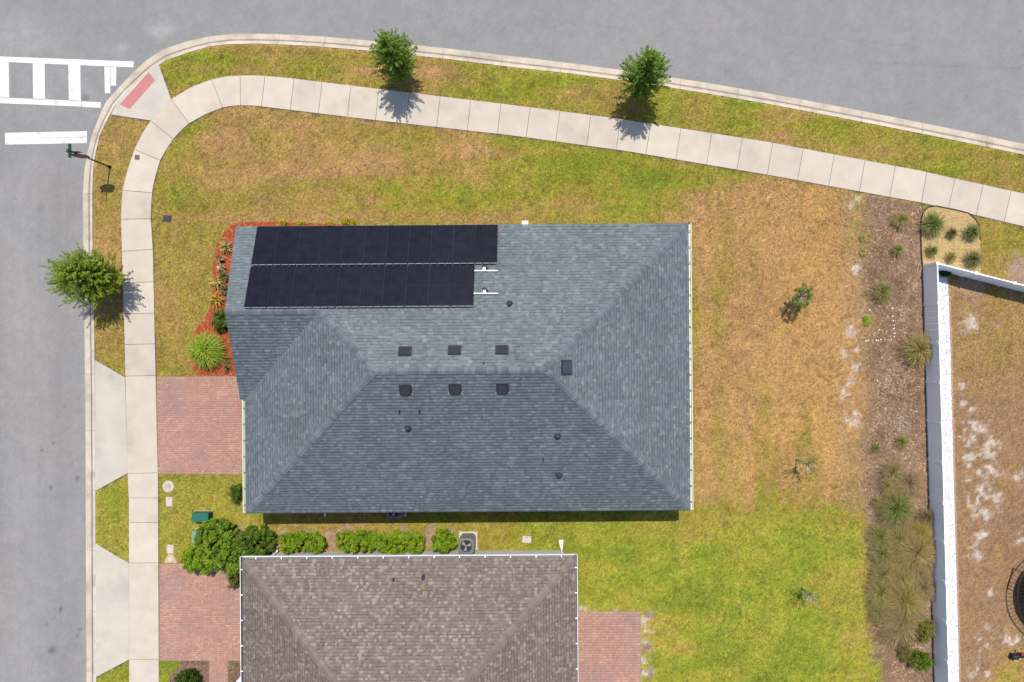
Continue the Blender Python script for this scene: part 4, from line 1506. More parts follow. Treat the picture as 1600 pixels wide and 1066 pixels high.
def street_tree(u, v, height, rx, ry, z0, seed, label, ncl, per, leaf, lean=(0, 0), pal=GREEN_OAK, gw=GW, shape=1.0):
    rg = np.random.default_rng(seed)
    x, y, _ = P(u, v)
    root = thing("street_tree", label, "tree", (x, y, 0), "young street trees on the verge")
    tr = MB()
    top = (x + lean[0], y + lean[1], height * .86)
    pts = [(x, y, -.05), (x + .02, y - .01, .4), (x + lean[0] * .25 + .03, y + lean[1] * .25, height * .3), (x + lean[0] * .6, y + lean[1] * .6 - .02, height * .6), top]
    tr.tube(pts, [.075, .062, .05, .035, .012], 8)
    t = tr.build("trunk", M['bark'], root, smooth=True)
    limb = MB()
    zc = (z0 + height) / 2
    hz = (height - z0) / 2
    pal_ = Carr(pal)
    CEN, NRM, TIN = [], [], []
    for k in range(ncl):
        for _ in range(60):
            q = rg.uniform(-1, 1, 3)
            if .12 < q @ q < 1:
                break
        prof = (1.10 - .42 * max(0, q[2]) * shape) * (.72 + .50 * rg.random())
        fz0 = (.5 + .5 * q[2])
        tip = np.array([x + lean[0] * fz0 + q[0] * rx * prof, y + lean[1] * fz0 + q[1] * ry * prof, zc + q[2] * hz])
        horiz = math.hypot(tip[0] - x - lean[0] * fz0, tip[1] - y - lean[1] * fz0)
        zb_ = max(.35, tip[2] - .55 * horiz - .25)
        fz = min(1, zb_ / height)
        b0 = np.array([x + lean[0] * fz * .9, y + lean[1] * fz * .9, zb_])
        d = tip - b0
        L_ = np.linalg.norm(d)
        d /= L_
        if k % 2 == 0:
            mid = (b0 + tip) / 2 + np.array([0, 0, -.05])
            limb.tube([b0, mid, tip], [.015, .009, .003], 4, cap=False)
        ln = min(L_, rg.uniform(.30, .62))
        m_ = int(per * ln / .45)
        t = rg.random(m_)
        r_ = .035 + .085 * (1 - t) * rg.random(m_)
        off = rg.normal(size=(m_, 3))
        off /= np.linalg.norm(off, axis=1)[:, None]
        CEN.append(tip[None] - d[None] * (ln * (1 - t))[:, None] + off * r_[:, None])
        nn = off * .7 + d[None] * .3 + rg.normal(size=(m_, 3)) * .5 + np.array([0, 0, .75])
        NRM.append(nn / np.linalg.norm(nn, axis=1)[:, None])
        h_ = rg.choice(len(pal_), p=gw)
        ids = np.where(rg.random(m_) < .55, h_, rg.choice(len(pal_), m_, p=gw))
        TIN.append(pal_[ids] * rg.uniform(.8, 1.2, m_)[:, None])
    limb.build("limb", M['bark'], root, smooth=True)["kind"] = "stuff"
    CEN, NRM, TIN = np.concatenate(CEN), np.concatenate(NRM), np.concatenate(TIN)
    V, F = quads_leaf(CEN, NRM, rg.uniform(leaf * .7, leaf * 1.3, len(CEN)), .5, rg)
    V = V - np.array([x, y, 0])
    o = link("crown", raw_mesh("crown", V, F, M['leaf'], TIN), root)
    o["kind"] = "stuff"
    return root


street_tree(630, 117, 4.5, 1.08, 1.0, .4, 1, "slim young street tree nearest the top edge, its shadow touching the sidewalk", 400, 46, .072, shape=1.1)
street_tree(997, 146, 4.8, 1.12, 1.05, .4, 2, "pointed young street tree on the verge right of the other top one", 440, 48, .072, shape=1.35)
street_tree(176, 438, 3.6, 1.55, 1.35, .7, 3, "broad bushy street tree overhanging the kerb on the left road", 640, 48, .072, lean=(-.10, .12), shape=.8,
            pal=[(150, 182, 46), (174, 202, 54), (196, 216, 66), (124, 156, 42), (212, 222, 96)])


def sapling(u, v, height, r, seed, label, leafn, cat="sapling", leaf_pal=None, twigs=16, zc=.6):
    rg = np.random.default_rng(seed)
    x, y, _ = P(u, v)
    root = thing("sapling", label, cat, (x, y, 0), "small saplings in the side yard")
    tr = MB()
    tr.tube([(x, y, -.05), (x + .02, y, height * .4), (x + .03, y + .02, height * .75)], [.03, .024, .012], 6)
    tr.build("trunk", M['bark'], root)
    tw = MB()
    tips = []
    for k in range(twigs):
        a = rg.uniform(0, 2 * math.pi)
        zb_ = height * rg.uniform(.35, .7)
        rr_ = r * rg.uniform(.5, 1.1)
        tip = Vector((x + rr_ * math.cos(a), y + rr_ * math.sin(a), min(height * 1.05, zb_ + height * rg.uniform(.15, .45))))
        b0 = Vector((x + .02, y + .01, zb_))
        tw.tube([b0, (b0 + tip) / 2 + Vector((0, 0, .03)), tip], [.019, .014, .006], 4, cap=False)
        tips.append((*tip, rg.uniform(.07, .14)))
    tw.build("twigs", M['twig'], root)["kind"] = "stuff"
    if leafn:
        V, F, c = leaf_cloud(tips, rg, leafn, .07, leaf_pal or GREEN_OAK, GW, .45, .6)
        o = link("crown", raw_mesh("crown", V - np.array([x, y, 0]), F, M['leaf'], c), root)
        o["kind"] = "stuff"
    return root


sapling(1238, 466, 1.75, .50, 11, "leafy young sapling with dark shadow on the dry orange lawn", 44, twigs=46,
        leaf_pal=[(140, 172, 66), (164, 188, 92), (188, 200, 130), (116, 146, 60), (206, 212, 160)])
sapling(1244, 718, 2.0, .44, 12, "thin bare sapling with crooked shadow where dry lawn meets green", 11, twigs=22)
sapling(1252, 919, 1.55, .45, 13, "spindly grey twigged sapling standing on the green lawn", 9, twigs=22)


def shrub(name, u, v, rx, ry, h, seed, label, pal, leaf=.085, per=60, ncl=None, group=None, cat="shrub", boxy=.0, wts=None):
    """leafy shrub: trunk stub and clumped crown, base at photo pixel"""
    rg = np.random.default_rng(seed)
    x, y, _ = P(u, v, h * .55)
    root = thing(name, label, cat, (x, y, 0), group)
    st = MB()
    for k in range(3):
        a = k * 2.1 + .3
        st.tube([(x + .05 * math.cos(a), y + .05 * math.sin(a), -.03), (x + rx * .4 * math.cos(a), y + ry * .4 * math.sin(a), h * .6)], [.02, .01], 5)
    st.build("stem", M['bark'], root)["kind"] = "stuff"
    ncl = ncl or int(30 + 90 * rx * ry * 2)
    cls = []
    while len(cls) < ncl:
        q = rg.uniform(-1, 1, 3)
        e = (abs(q[0]) ** (2 + boxy * 4) + abs(q[1]) ** (2 + boxy * 4))
        if e > 1 or q[2] < -.9:
            continue
        zz = max(.08, h * (.5 + .48 * q[2] * (1 - .35 * e)))
        cls.append((x + q[0] * (rx - .08), y + q[1] * (ry - .08), zz, rg.uniform(.06, .19)))
    V, F, c = leaf_cloud(cls, rg, per, leaf, pal, wts or [1 / len(pal)] * len(pal), .55, .9, ground=.02)
    o = link("crown", raw_mesh("crown", V - np.array([x, y, 0]), F, M['leaf'], c), root)
    o["kind"] = "stuff"
    return root


BRIGHT = [(148, 196, 36), (168, 212, 42), (192, 222, 52), (124, 168, 34), (210, 226, 72)]
MIDG = [(128, 176, 40), (148, 194, 46), (172, 208, 54), (104, 148, 38), (190, 212, 66)]
GRPH = "clipped shrubs beside the brown house"
shrub("shrub", 315, 872, 1.02, .78, 1.0, 21, "bright yellow green shrub spilling over the corner of the brick driveway", BRIGHT, .08, 85, group=GRPH)
shrub("shrub", 338, 840, 1.0, .98, 1.3, 22, "tall rounded shrub just below the teal utility box", MIDG, .08, 85, group=GRPH)
shrub("shrub", 365, 872, 1.0, .85, 1.1, 23, "mid green shrub against the white gutter corner of the brown house", MIDG, .08, 85, group=GRPH)
shrub("shrub", 399, 848, 1.0, .80, 1.1, 24, "dark glossy shrub left of the clipped hedge row", [(92, 130, 34), (116, 154, 44), (140, 174, 56), (72, 104, 30), (150, 176, 70)], .08, 70, group=GRPH)
shrub("shrub", 366, 906, .30, .42, .7, 25, "ragged trailing shrub at the driveway edge beside the gutter", [(120, 140, 40), (144, 156, 58), (96, 118, 36), (150, 140, 80)], .08, 34, group=GRPH)
shrub("hedge_shrub", 471, 849, 1.18, .52, .85, 26, "long clipped hedge block, leftmost along the white wall", BRIGHT, .075, 80, group=GRPH, boxy=.6)
shrub("hedge_shrub", 557, 847, 1.08, .56, .9, 27, "clipped hedge block after the bare gap, middle of the row", BRIGHT, .075, 80, group=GRPH, boxy=.5)
shrub("hedge_shrub", 624, 849, 1.2, .56, .85, 28, "long clipped hedge block just left of the second bare gap", BRIGHT, .075, 80, group=GRPH, boxy=.5)
shrub("hedge_shrub", 693, 846, .60, .62, 1.0, 29, "round clipped shrub beside the grey condenser unit", BRIGHT, .075, 80, group=GRPH)
shrub("shrub", 369, 771, .30, .48, .6, 30, "small dark green shrub at the gutter below the brick driveway", [(96, 128, 40), (118, 150, 48), (138, 166, 58), (76, 104, 34)], .07, 40)
shrub("shrub", 293, 1062, .62, .55, .8, 31, "dark round shrub in the mulch at the bottom edge", [(70, 104, 26), (94, 128, 32), (116, 148, 38), (54, 80, 22)], .08, 50)
shrub("shrub", 345, 500, .42, .60, .7, 32, "dark leafy shrub against the house in the red mulch", [(88, 116, 40), (110, 138, 48), (136, 156, 60), (168, 172, 76)], .075, 45)
shrub("shrub", 1446, 985, .50, .62, .8, 33, "bushy green shrub by the fence near the bottom of the mulch strip", [(144, 156, 56), (168, 174, 70), (120, 136, 48), (188, 182, 92)], .065, 34)
shrub("shrub", 1440, 1034, .60, .50, .7, 34, "low bright green shrub at the foot of the fence, lowest in the strip", [(124, 164, 36), (148, 182, 46), (104, 140, 34), (170, 166, 72)], .07, 34)
shrub("shrub", 1415, 1018, .40, .60, .5, 35, "loose olive weedy shrub in the pale lower mulch", [(156, 150, 70), (180, 164, 88), (136, 134, 60)], .055, 16)
shrub("weed", 1478, 427, .28, .16, .25, 39, "dark green weed in the inner corner of the white fence", [(58, 80, 34), (80, 100, 44)], .07, 26, cat="weed")


def clump(u, v, r, h, n, pal, seed, label, group=None, name="ornamental_grass", wid=.020, drift=(0, 0), cat="grass clump", fold=.35, tips=.45):
    """tuft of arching blades"""
    rg = np.random.default_rng(seed)
    x, y, _ = P(u, v, h * .5)
    a = rg.uniform(0, 2 * math.pi, n)
    reach = r * rg.uniform(.45, 1.05, n)
    hh = h * rg.uniform(.6, 1.1, n) * (1.15 - .55 * reach / r)
    br = r * .14 * np.sqrt(rg.random(n))
    ba = rg.uniform(0, 2 * math.pi, n)
    bx, by = x + br * np.cos(ba), y + br * np.sin(ba)
    t = np.array([0, .35, .7, 1.0])
    ex = np.cos(a)[:, None] * reach[:, None] * (t ** 1.25)[None] + drift[0] * (t ** 2)[None]
    ey = np.sin(a)[:, None] * reach[:, None] * (t ** 1.25)[None] + drift[1] * (t ** 2)[None]
    ez = hh[:, None] * np.sin(t * math.pi * .5 * (1 + fold))[None] + .01
    wv = wid * rg.uniform(.6, 1.3, n)[:, None] * np.array([.8, 1.0, .7, .12])[None]
    px_, py_ = -np.sin(a)[:, None], np.cos(a)[:, None]
    Lv = np.stack([bx[:, None] + ex + px_ * wv / 2, by[:, None] + ey + py_ * wv / 2, np.maximum(ez, .01)], -1)
    Rv = np.stack([bx[:, None] + ex - px_ * wv / 2, by[:, None] + ey - py_ * wv / 2, np.maximum(ez, .01)], -1)
    V = np.stack([Lv, Rv], 2).reshape(-1, 3)
    base = (np.arange(n) * 8)[:, None, None]
    F = (np.array([(0, 1, 3, 2), (2, 3, 5, 4), (4, 5, 7, 6)])[None] + base).reshape(-1, 4)
    pal = Carr(pal)
    c = pal[rg.choice(len(pal), n)] * rg.uniform(.8, 1.25, n)[:, None]
    straw = Carr([(214, 190, 140)])[0]
    c3 = np.stack([c * .9, c * 1.25, c * 1.15 * (1 - tips) + straw * tips], 1).reshape(-1, 3)
    me = raw_mesh(name, V - np.array([x, y, 0]), F, M['bladeP'], c3)
    o = link(name, me)
    o.location = (x, y, 0)
    return tag(o, label, cat, group)


OLIVE = [(150, 140, 70), (172, 158, 90), (126, 124, 58), (190, 172, 112)]
GRN = [(100, 124, 48), (124, 144, 58), (82, 104, 42), (150, 160, 82)]
GOLD = [(178, 156, 66), (196, 170, 80), (156, 142, 58), (206, 186, 108)]
TAN = [(160, 136, 92), (182, 156, 112), (136, 114, 76), (196, 174, 130)]
clump(1354, 501, .30, .16, 130, [(150, 178, 46), (170, 190, 58), (130, 160, 40)], 860, "bright green weed patch beside the row of white stones", name="weed", wid=.03, cat="weed", tips=.1)
clump(1348, 372, .26, .16, 90, [(150, 156, 70), (170, 166, 84)], 861, "small green weed at the upper left edge of the mulch", name="weed", wid=.025, cat="weed")
clump(1349, 394, .28, .16, 90, [(164, 160, 70), (184, 172, 84)], 862, "yellow green weed just below another at the mulch edge", name="weed", wid=.025, cat="weed")
GG = "grass clumps in the gold gravel bed"
for i, (u, v, r, h, pal, lab) in enumerate((
        (1458, 350, .68, .75, GRN, "largest dark green grass clump, upper left of the gold gravel bed"),
        (1487.5, 364, .33, .45, [(96, 104, 52), (120, 120, 64), (78, 86, 46)], "small dark grass clump at the upper middle of the gold gravel"),
        (1520, 362, .48, .65, GRN, "green grass clump on the right upper edge of the gold gravel bed"),
        (1457, 392, .36, .5, GRN, "green grass clump in the lower left of the gold gravel bed"),
        (1486, 402, .33, .45, OLIVE, "small brownish clump at the lower middle of the gold gravel"),
        (1521, 405, .52, .6, [(118, 104, 70), (136, 122, 76), (90, 120, 44), (110, 140, 50)], "half brown half green clump beside the fence in gold gravel"))):
    clump(u, v, r * 1.15, h, int(300 * (r / .5) ** 1.3), pal, 600 + i, lab, GG, wid=.019, tips=.25)
GM = "grass clumps in the mulch strip"
CL = [(1408, 343, .44, .5, OLIVE, "olive grass clump nearest the sidewalk in the bark mulch"),
      (1403, 391, .36, .45, GRN + OLIVE, "small green clump below the topmost one in the bark mulch"),
      (1380, 456, .52, .6, GRN + OLIVE, "bushy grass clump just above the square of white stones"),
      (1437, 547, .78, .9, GOLD + OLIVE, "big drooping olive clump leaning against the fence midway up"),
      (1369, 701, .26, .3, GRN, "tiny green tuft at the left edge of the mulch"),
      (1409, 691, .36, .35, OLIVE + GRN, "low olive tuft below the white gravel ring"),
      (1395, 738, .62, .55, TAN + OLIVE, "brownish sprawling clump above a tan one"),
      (1422, 755, .70, .6, TAN, "tan dry clump right of the leaning olive tuft"),
      (1386, 759, .40, .45, OLIVE, "leaning olive tuft at the left of a tan clump"),
      (1400, 796, .88, .8, GRN + [(150, 150, 70)], "largest spiky green clump, palm like, in the middle of the strip"),
      (1446, 809, .46, .6, [(96, 84, 56), (120, 104, 66), (140, 122, 80)], "dark brown clump touching the fence beside the spiky one"),
      (1368, 785, .24, .3, OLIVE, "tiny olive tuft at the mulch edge left of the spiky clump"),
      (1376, 838, .52, .55, GRN + OLIVE, "dark green clump first on the left in the dense planting"),
      (1405, 843, .56, .6, OLIVE, "olive clump second from the left at the top of the dense planting"),
      (1437, 834, .60, .65, GOLD, "golden clump by the fence at the top of the dense planting"),
      (1434, 864, .84, .8, GOLD + TAN, "biggest golden clump in the dense planting by the fence"),
      (1377, 866, .52, .55, GRN + OLIVE, "deep green clump in the second row of the dense planting"),
      (1407, 879, .50, .5, OLIVE + GOLD, "olive gold clump at the centre of the dense planting"),
      (1437, 896, .50, .5, TAN, "thin tan clump near the fence below the biggest golden one"),
      (1379, 900, .56, .55, GRN + OLIVE + TAN, "green hearted clump in the third row on the left"),
      (1410, 906, .62, .6, OLIVE + GOLD, "olive clump in the third row middle of the planting"),
      (1443, 921, .58, .6, TAN, "dry tan clump overhanging the fence foot"),
      (1378, 927, .66, .6, GOLD + GRN, "yellow green clump in the fourth row on the left"),
      (1413, 940, .88, .8, OLIVE + GOLD, "broad olive clump in the fourth row middle"),
      (1373, 956, .44, .45, OLIVE + GRN, "small grey olive clump at the left below the yellow green one"),
      (1410, 972, .90, .75, TAN + OLIVE, "broad brown olive clump lowest in the dense planting"),
      (1383, 995, .34, .35, OLIVE + TAN, "scrappy low tuft in the pale lower mulch")]
for i, (u, v, r, h, pal, lab) in enumerate(CL):
    k_ = 1.15 if v > 825 else 1.0
    clump(u, v, r * 1.32 * k_, h * .95, int(460 * k_ ** 3 * (r / .5) ** 1.35), pal, 700 + i, lab, GM, wid=.015)
clump(321, 548, .98, .95, 1500, [(136, 172, 34), (158, 190, 40), (178, 202, 54), (112, 146, 32), (196, 206, 84)], 800, "big bright green fountain grass in the red mulch above the driveway", wid=.03, tips=.06, fold=.55)
clump(352, 561, .36, .4, 80, [(150, 120, 50), (120, 110, 40), (176, 140, 70)], 801, "small brown and green tuft between fountain grass and house", wid=.03)
clump(354, 575, .30, .35, 60, [(120, 120, 46), (150, 120, 60), (100, 96, 40)], 802, "small dark tuft at the driveway end of the red mulch", wid=.03)
RB_ = "spiky variegated plants in the red mulch"
for i, (u, v, r, pal, lab) in enumerate((
        (351, 386, .42, [(216, 196, 90), (150, 140, 60), (230, 214, 150), (120, 128, 50)], "yellow striped spiky plant uppermost in the red mulch bed"),
        (343, 403, .34, [(224, 190, 140), (196, 150, 100), (150, 120, 70)], "cream spiky plant second from the top in the red mulch"),
        (345, 418, .34, [(236, 214, 170), (210, 180, 130), (140, 110, 70)], "pale pinkish spiky plant third down in the red mulch"),
        (339, 440, .44, [(214, 190, 80), (232, 212, 120), (130, 120, 50)], "yellow spiky plant left of the dark foliage at the wall"),
        (338, 467, .52, [(216, 176, 40), (230, 200, 70), (140, 126, 40), (190, 150, 40)], "golden yellow spiky plant lowest in the row, above the dark shrub"))):
    clump(u, v, r, .45, 46, pal, 820 + i, lab, RB_, name="spiky_plant", wid=.055, cat="plant")
for i, (u, v, r, lab) in enumerate(((350, 432, .34, "dark foliage plant tucked under the eave above the yellow one"), (351, 452, .34, "dark foliage plant under the eave level with the panels"))):
    clump(u, v, r, .5, 90, [(70, 86, 30), (96, 104, 40), (120, 120, 50)], 840 + i, lab, name="spiky_plant", wid=.04, cat="plant")
YF = "yellow flowering plants along the eave"
for i, (u, v, r, lab) in enumerate(((440, 351, .26, "yellow flower tuft, first from the left along the eave"), (469, 352, .20, "yellow flower tuft, second along the eave"), (514, 352, .18, "pale yellow flower tuft, third along the eave"),
                                    (541, 347, .20, "yellow flower tuft, left one of the last pair"), (549, 350, .20, "yellow flower tuft, right one of the last pair"))):
    shrub("flower_tuft", u, v - 1.0, r, r, .35, 850 + i, lab, [(236, 214, 20), (246, 230, 60), (214, 184, 20), (120, 140, 30)], .075, 26, ncl=14, group=YF, cat="flower", wts=[.4, .3, .2, .1])

# white marker stones in the mulch
rg = np.random.default_rng(5)
ST = [(1358.5, 484.5), (1394, 482), (1387, 494.5), (1394.5, 494.5), (1395.5, 501.5), (1396.7, 508.5), (1396, 513.5), (1397.6, 521), (1397, 526.3), (1392, 531.5), (1383, 530), (1382, 531.2), (1376, 530.6), (1372, 532),
      (1369, 532), (1356, 532.3), (1352.4, 533), (1374, 515.5), (1366.6, 520.4), (1385, 517.8), (1370.4, 595)]
for k, (a, b) in enumerate(ST):
    x, y, _ = P(a, b)
    mb = MB()
    r = rg.uniform(.028, .048)
    V = []
    for zz, s_ in ((0, .8), (.5, 1.0), (1.0, .55)):
        for j in range(6):
            w = j * math.pi / 3 + rg.uniform(-.2, .2)
            V.append((x + r * s_ * math.cos(w) * rg.uniform(.8, 1.1), y + r * s_ * math.sin(w) * rg.uniform(.8, 1.1), .005 + zz * r))
    F = [(12, 13, 14, 15, 16, 17)] + [(l * 6 + j, l * 6 + (j + 1) % 6, (l + 1) * 6 + (j + 1) % 6, (l + 1) * 6 + j) for l in (0, 1) for j in range(6)]
    mb.mesh(V, F)
    single("white_stone", mb, M['trimw'], "small white stone in the square laid out on the mulch", "stone", "white stones in the mulch")
x, y, _ = P(1411, 667)
ra_ = rg.uniform(0, 2 * math.pi, 230)
uv = np.stack([1411 + 9 * np.cos(ra_) * rg.uniform(.55, 1.35, 230), 667 + 9.5 * np.sin(ra_) * rg.uniform(.55, 1.35, 230)], -1)
o = link("gravel_ring", chip_mesh("gravel_ring", uv, .02, rg, .03, .10, [(222, 206, 190), (206, 190, 174), (186, 168, 152)], [.35, .35, .3], M['stone'], True))
tag(o, "ring of whitish gravel lying on the bark mulch", "gravel", kind="stuff")
mb = MB()
mb.tube([(*PX(1437.5, 407), .03), (*PX(1434.5, 416), .035), (*PX(1431.5, 428), .03)], .02, 5)
single("stick", mb, M['stick'], "pale stick lying on mulch beside the gold bed edging", "stick")
mb = MB()
mb.tube([(*PX(1430.5, 568), .03), (*PX(1432.5, 576), .035), (*PX(1434.5, 587), .03)], .012, 5)
single("stick", mb, M['stick'], "thin pale stick below the big drooping clump", "stick")

# ------------------------------------------------------------------ utility covers and boxes
x, y, _ = P(263.3, 760)
root = thing("manhole_cover", "round cream cover in the grass below the brick driveway", "cover", (x, y, 0))
MB().disc((x, y), .285, -.04, .028, 36, .225).build("rim", M['lidc'], root)
MB().disc((x, y), .22, -.04, .022, 36).build("lid", M['lidc'], root)
MB().disc((x + .02, y + .01), .022, .02, .03, 10).build("lift_hole", M['black'], root)
MB().disc((x, y), .10, .0225, .026, 24, .085).build("ring_mark", M['brown'], root)


def lid(u, v, w, h, m, label, name="utility_cover", ang=0.0, z=.03):
    x, y, _ = P(u, v)
    root = thing(name, label, "cover", (x, y, 0))
    MB().box((x, y, -.05), (w + .05, h + .05, .05 + z * .6), ang).build("collar", M['edging'] if m is M['lidk'] else M['lidc'], root)
    MB().box((x, y, z * .55), (w, h, z * .5), ang, taper=.97).build("lid", m, root)
    MB().box((x, y + h * .3, z * 1.04), (w * .3, .02, .004), ang).build("grip", M['brown'], root)
    return root


lid(264.5, 784, .27, .42, M['lidp'], "pale rectangular cover below the round cream cover")
lid(266.3, 858, .28, .40, M['lidp'], "pale rectangular cover above the half round cap by the lower driveway")
lid(823, 843, .40, .30, M['lidp'], "lone pale rectangular cover on grass between the houses", ang=-.05)
lid(261.3, 341.8, .36, .28, M['lidk'], "dark blue grey valve cover in the front lawn", ang=-.08)
x, y, _ = P(267, 873)
root = thing("cleanout_cap", "half round cream cap with white centre touching the lower driveway", "cover", (x, y, 0))
MB().prism([PX(*q) for q in ((257.5, 879.3), (276.5, 879.3), (274, 871.5), (270.5, 866), (263.5, 866), (260, 871.5))], -.03, .03).build("collar", mat("cap_collar", C(240, 205, 160), rough=.85, n1=(20, .08)), root)
MB().disc(PX(267, 873.6), .13, .0, .05, 24).build("lid", M['lidc'], root)
MB().disc(PX(267, 873.6), .05, .05, .06, 16).build("knob", M['lidp'], root)

# teal transformer box and pale green box
z = .52
x, y, _ = P(321, 804)
root = thing("transformer_box", "teal utility box with dark side above the big shrubs", "utility box", (x, y, 0))
pt = [PX(*q, z) for q in ((299.5, 802.5), (325, 802.5), (325, 815.5), (299.5, 815.5))]
cxy = np.mean(np.array(pt), 0)
wx, wy = pt[1][0] - pt[0][0], pt[0][1] - pt[2][1]
MB().box((cxy[0], cxy[1], -.03), (wx + .02, wy + .03, .07)).build("pad", M['lidc'], root)
MB().box((cxy[0], cxy[1], .045), (wx, wy, z - .10)).build("body", M['teal'], root)
MB().box((cxy[0], cxy[1], z - .052), (wx + .03, wy + .03, .05), taper=.96).build("lid", M['teal'], root)
MB().box((cxy[0] + wx / 2 + .006, cxy[1], .10), (.012, wy * .8, z - .2)).build("door", M['ventd'], root)
z = .42
root = thing("cable_box", "pale grey green utility box half under the big shrub", "utility box", P(312, 838))
pt = [PX(*q, z) for q in ((299.5, 830.5), (317, 830.5), (317, 854), (299.5, 854))]
cxy = np.mean(np.array(pt), 0)
wx, wy = pt[1][0] - pt[0][0], pt[0][1] - pt[2][1]
MB().box((cxy[0], cxy[1], -.03), (wx + .06, wy + .06, .06)).build("pad", M['lidc'], root)
MB().box((cxy[0], cxy[1], .035), (wx, wy, z - .09)).build("body", M['palegreen'], root)
MB().box((cxy[0], cxy[1], z - .053), (wx + .02, wy + .02, .05), taper=.95).build("lid", M['palegreen'], root)
x, y, _ = P(820.5, 349.5, .45)
root = thing("utility_box", "white utility box beside the eave right of the solar panels", "utility box", (x, y, 0))
MB().box((x, y, 0), (.28, .26, .42)).build("body", M['trimw'], root)
MB().box((x, y, .42), (.31, .29, .04), taper=.95).build("lid", M['trimw'], root)
x, y, _ = P(508.5, 803)
mb = MB()
mb.tube([(x, y + .14, .10), (x, y, .08), (x - .01, y - .12, .03)], .045, 8)
single("drain_pipe", mb, M['trimw'], "short white drain pipe in the shade under the long eave", "pipe")


# condenser units
def condenser(u, v, w, h, label):
    x, y, _ = P(u, v)
    root = thing("condenser_unit", label, "air conditioner", (x, y, 0), "air conditioning condensers")
    MB().box((x, y, -.02), (w + .16, w + .16, .09)).build("pad", M['lidc'], root)
    c = w / 2
    k = .13
    body = [(x - c + k, y - c), (x + c - k, y - c), (x + c, y - c + k), (x + c, y + c - k), (x + c - k, y + c), (x - c + k, y + c), (x - c, y + c - k), (x - c, y - c + k)]
    MB().prism(body, .075, h - .04).build("body", M['acgrey'], root)
    lv = MB()
    for j in range(9):
        zz = .14 + j * (h - .25) / 9
        s_ = 1.012
        lv.prism([(x + (a - x) * s_, y + (b - y) * s_) for a, b in body], zz, zz + .035)
    lv.build("louvre", M['acgrey'], root)["kind"] = "stuff"
    tp = MB()
    n = 32
    ring_in = [(x + .285 * math.cos(2 * math.pi * j / n), y + .285 * math.sin(2 * math.pi * j / n)) for j in range(n)]
    ring_out = []
    for j in range(n):
        a = 2 * math.pi * j / n
        d = Vector((math.cos(a), math.sin(a)))
        m_ = max(abs(d.x), abs(d.y))
        q = d * (c * 1.02 / m_)
        over = abs(q.x) + abs(q.y) - (2 * c - k) * 1.02
        if over > 0:
            q = q * ((2 * c - k) * 1.02 / (abs(q.x) + abs(q.y)))
        ring_out.append((x + q.x, y + q.y))
    for j in range(n):
        j2 = (j + 1) % n
        tp.face([(*ring_out[j], h), (*ring_out[j2], h), (*ring_in[j2], h + .01), (*ring_in[j], h + .01)])
        tp.face([(*ring_out[j], h - .045), (*ring_out[j2], h - .045), (*ring_out[j2], h), (*ring_out[j], h)])
    t = tp.build("top_panel", M['acgrey'], root)
    MB().disc((x, y), .285, h - .039, h - .03, 28).build("fan_well", M['acdark'], root)
    for j in range(3):
        a0 = j * 2 * math.pi / 3 + .3
        fb = MB()
        pts = [(x + r_ * math.cos(a0 + da), y + r_ * math.sin(a0 + da), h - .012 + dz) for r_, da, dz in ((.07, -.3, 0), (.25, -.35, .0), (.255, .35, .006), (.07, .5, .004))]
        fb.face(pts)
        fb.build("fan_blade", M['acblade'], root)
    MB().disc((x, y), .075, h - .02, h + .004, 16).build("hub", M['acgrey'], root)
    gr = MB()
    for r_ in (.10, .16, .22, .275):
        gr.disc((x, y), r_, h + .012, h + .016, 28, r_ - .005)
    gr.build("fan_guard", M['acdark'], root)["kind"] = "stuff"
    return root


condenser(731.8, 844.5, .76, .95, "grey condenser unit on a pad beside the round clipped shrub")
condenser(621.5, 792.5, .76, .85, "condenser unit half hidden under the shaded long eave")

# ------------------------------------------------------------------ street sign
x, y, _ = P(172, 261)
root = thing("street_sign", "bronze pole with octagonal sign and green street name blades by the kerb", "sign", (x, y, 0))
MB().tube([(x, y, -.1), (x, y, 2.95)], .035, 10).build("pole", M['poleb'], root)
MB().tube([(x, y, -.02), (x, y, .10), (x, y, .18)], [.085, .075, .04], 12).build("base_collar", M['poleb'], root)
octp = [(.38 * math.cos(math.pi / 8 + k * math.pi / 4), .38 * math.sin(math.pi / 8 + k * math.pi / 4)) for k in range(8)]
for nm, m_, s_, y0, y1 in (("sign_frame", M['poleb'], 1.06, -.052, -.04), ("sign_plate", M['signred'], 1.0, -.066, -.053)):
    mb = MB()
    V = [(x + a * s_, y + y0, 2.18 + b * s_) for a, b in octp] + [(x + a * s_, y + y1, 2.18 + b * s_) for a, b in octp]
    mb.mesh(V, [tuple(range(8)), tuple(range(15, 7, -1))] + [(k, (k + 1) % 8, 8 + (k + 1) % 8, 8 + k) for k in range(8)])
    mb.build(nm, m_, root)
mb = MB()
mb.box((x, y, 2.80), (.028, .64, .20))
mb.build("name_blade", M['signgreen'], root)
mb = MB()
mb.box((x + .02, y, 2.58), (.62, .028, .19))
mb.build("name_blade", M['poleb'], root)
MB().tube([(x, y, 2.95), (x, y, 3.0), (x, y, 3.06), (x, y, 3.10)], [.04, .06, .05, .01], 10).build("finial", M['signgreen'], root)

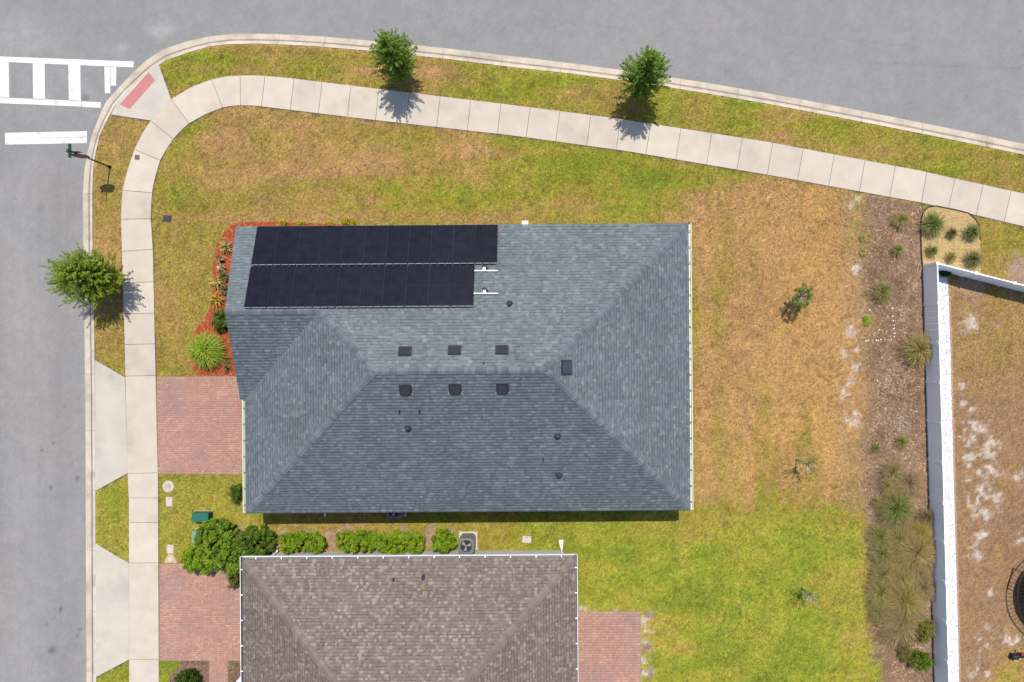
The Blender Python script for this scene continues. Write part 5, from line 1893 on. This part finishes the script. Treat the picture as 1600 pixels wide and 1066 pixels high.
# ------------------------------------------------------------------ neighbour's yard: trampoline and toy
tc = P(1664, 932, .75)
root = thing("trampoline", "round black trampoline cut off by the right edge of the picture", "trampoline", (tc[0], tc[1], 0))
R_ = 2.32
ring = [(tc[0] + R_ * math.cos(2 * math.pi * k / 48), tc[1] + R_ * math.sin(2 * math.pi * k / 48), .75) for k in range(49)]
MB().tube(ring, .03, 8, cap=False).build("rim", M['poleb'], root)
MB().disc((tc[0], tc[1]), R_ - .33, .74, .75, 48).build("jumping_mat", M['tramp'], root)
sp = MB()
for k in range(72):
    a = 2 * math.pi * k / 72
    sp.tube([(tc[0] + (R_ - .02) * math.cos(a), tc[1] + (R_ - .02) * math.sin(a), .75), (tc[0] + (R_ - .34) * math.cos(a), tc[1] + (R_ - .34) * math.sin(a), .745)], .012, 4)
sp.build("springs", M['poleb'], root)["kind"] = "stuff"
for k in range(4):
    a = math.pi / 4 + k * math.pi / 2 + .5
    q = [(tc[0] + R_ * math.cos(a + s_), tc[1] + R_ * math.sin(a + s_)) for s_ in (-.22, .22)]
    MB().tube([(*q[0], .75), (*q[0], .03), (*q[1], .03), (*q[1], .75)], .025, 8).build("leg", M['poleb'], root)

x, y, _ = P(1590, 1028, .3)
root = thing("ride_on_toy", "small black ride on toy with cream handles at the lower right edge", "toy", (x, y, 0))
mb = MB()
mb.tube([(x - .26, y, .17), (x - .18, y, .22), (x + .02, y + .01, .23), (x + .16, y + .01, .20), (x + .38, y + .02, .20)], [.06, .125, .13, .075, .07], 10)
mb.build("body", M['black'], root, smooth=True)
mb = MB()
mb.tube([(x + .02, y + .06, .22), (x + .07, y + .20, .26), (x + .08, y + .30, .27)], [.05, .035, .015], 8)
mb.build("fender", M['black'], root)
for a, b, c_ in (((x - .10, y - .10, .2), (x + .02, y - .25, .22), .022), ((x + .10, y - .10, .2), (x + .22, y - .09, .2), .028), ((x + .10, y + .34, .2), (x + .13, y + .22, .22), .025)):
    MB().tube([a, b], c_, 8).build("handle", M['toycream'], root)
MB().box((x + .30, y + .14, .12), (.16, .10, .14)).build("seat", M['toyred'], root)
for dx, dy in ((-.14, -.10), (-.14, .10), (.20, -.10), (.20, .10)):
    MB().tube([(x + dx, y + dy - .02, .085), (x + dx, y + dy + .02, .085)], .085, 14).build("wheel", M['black'], root)
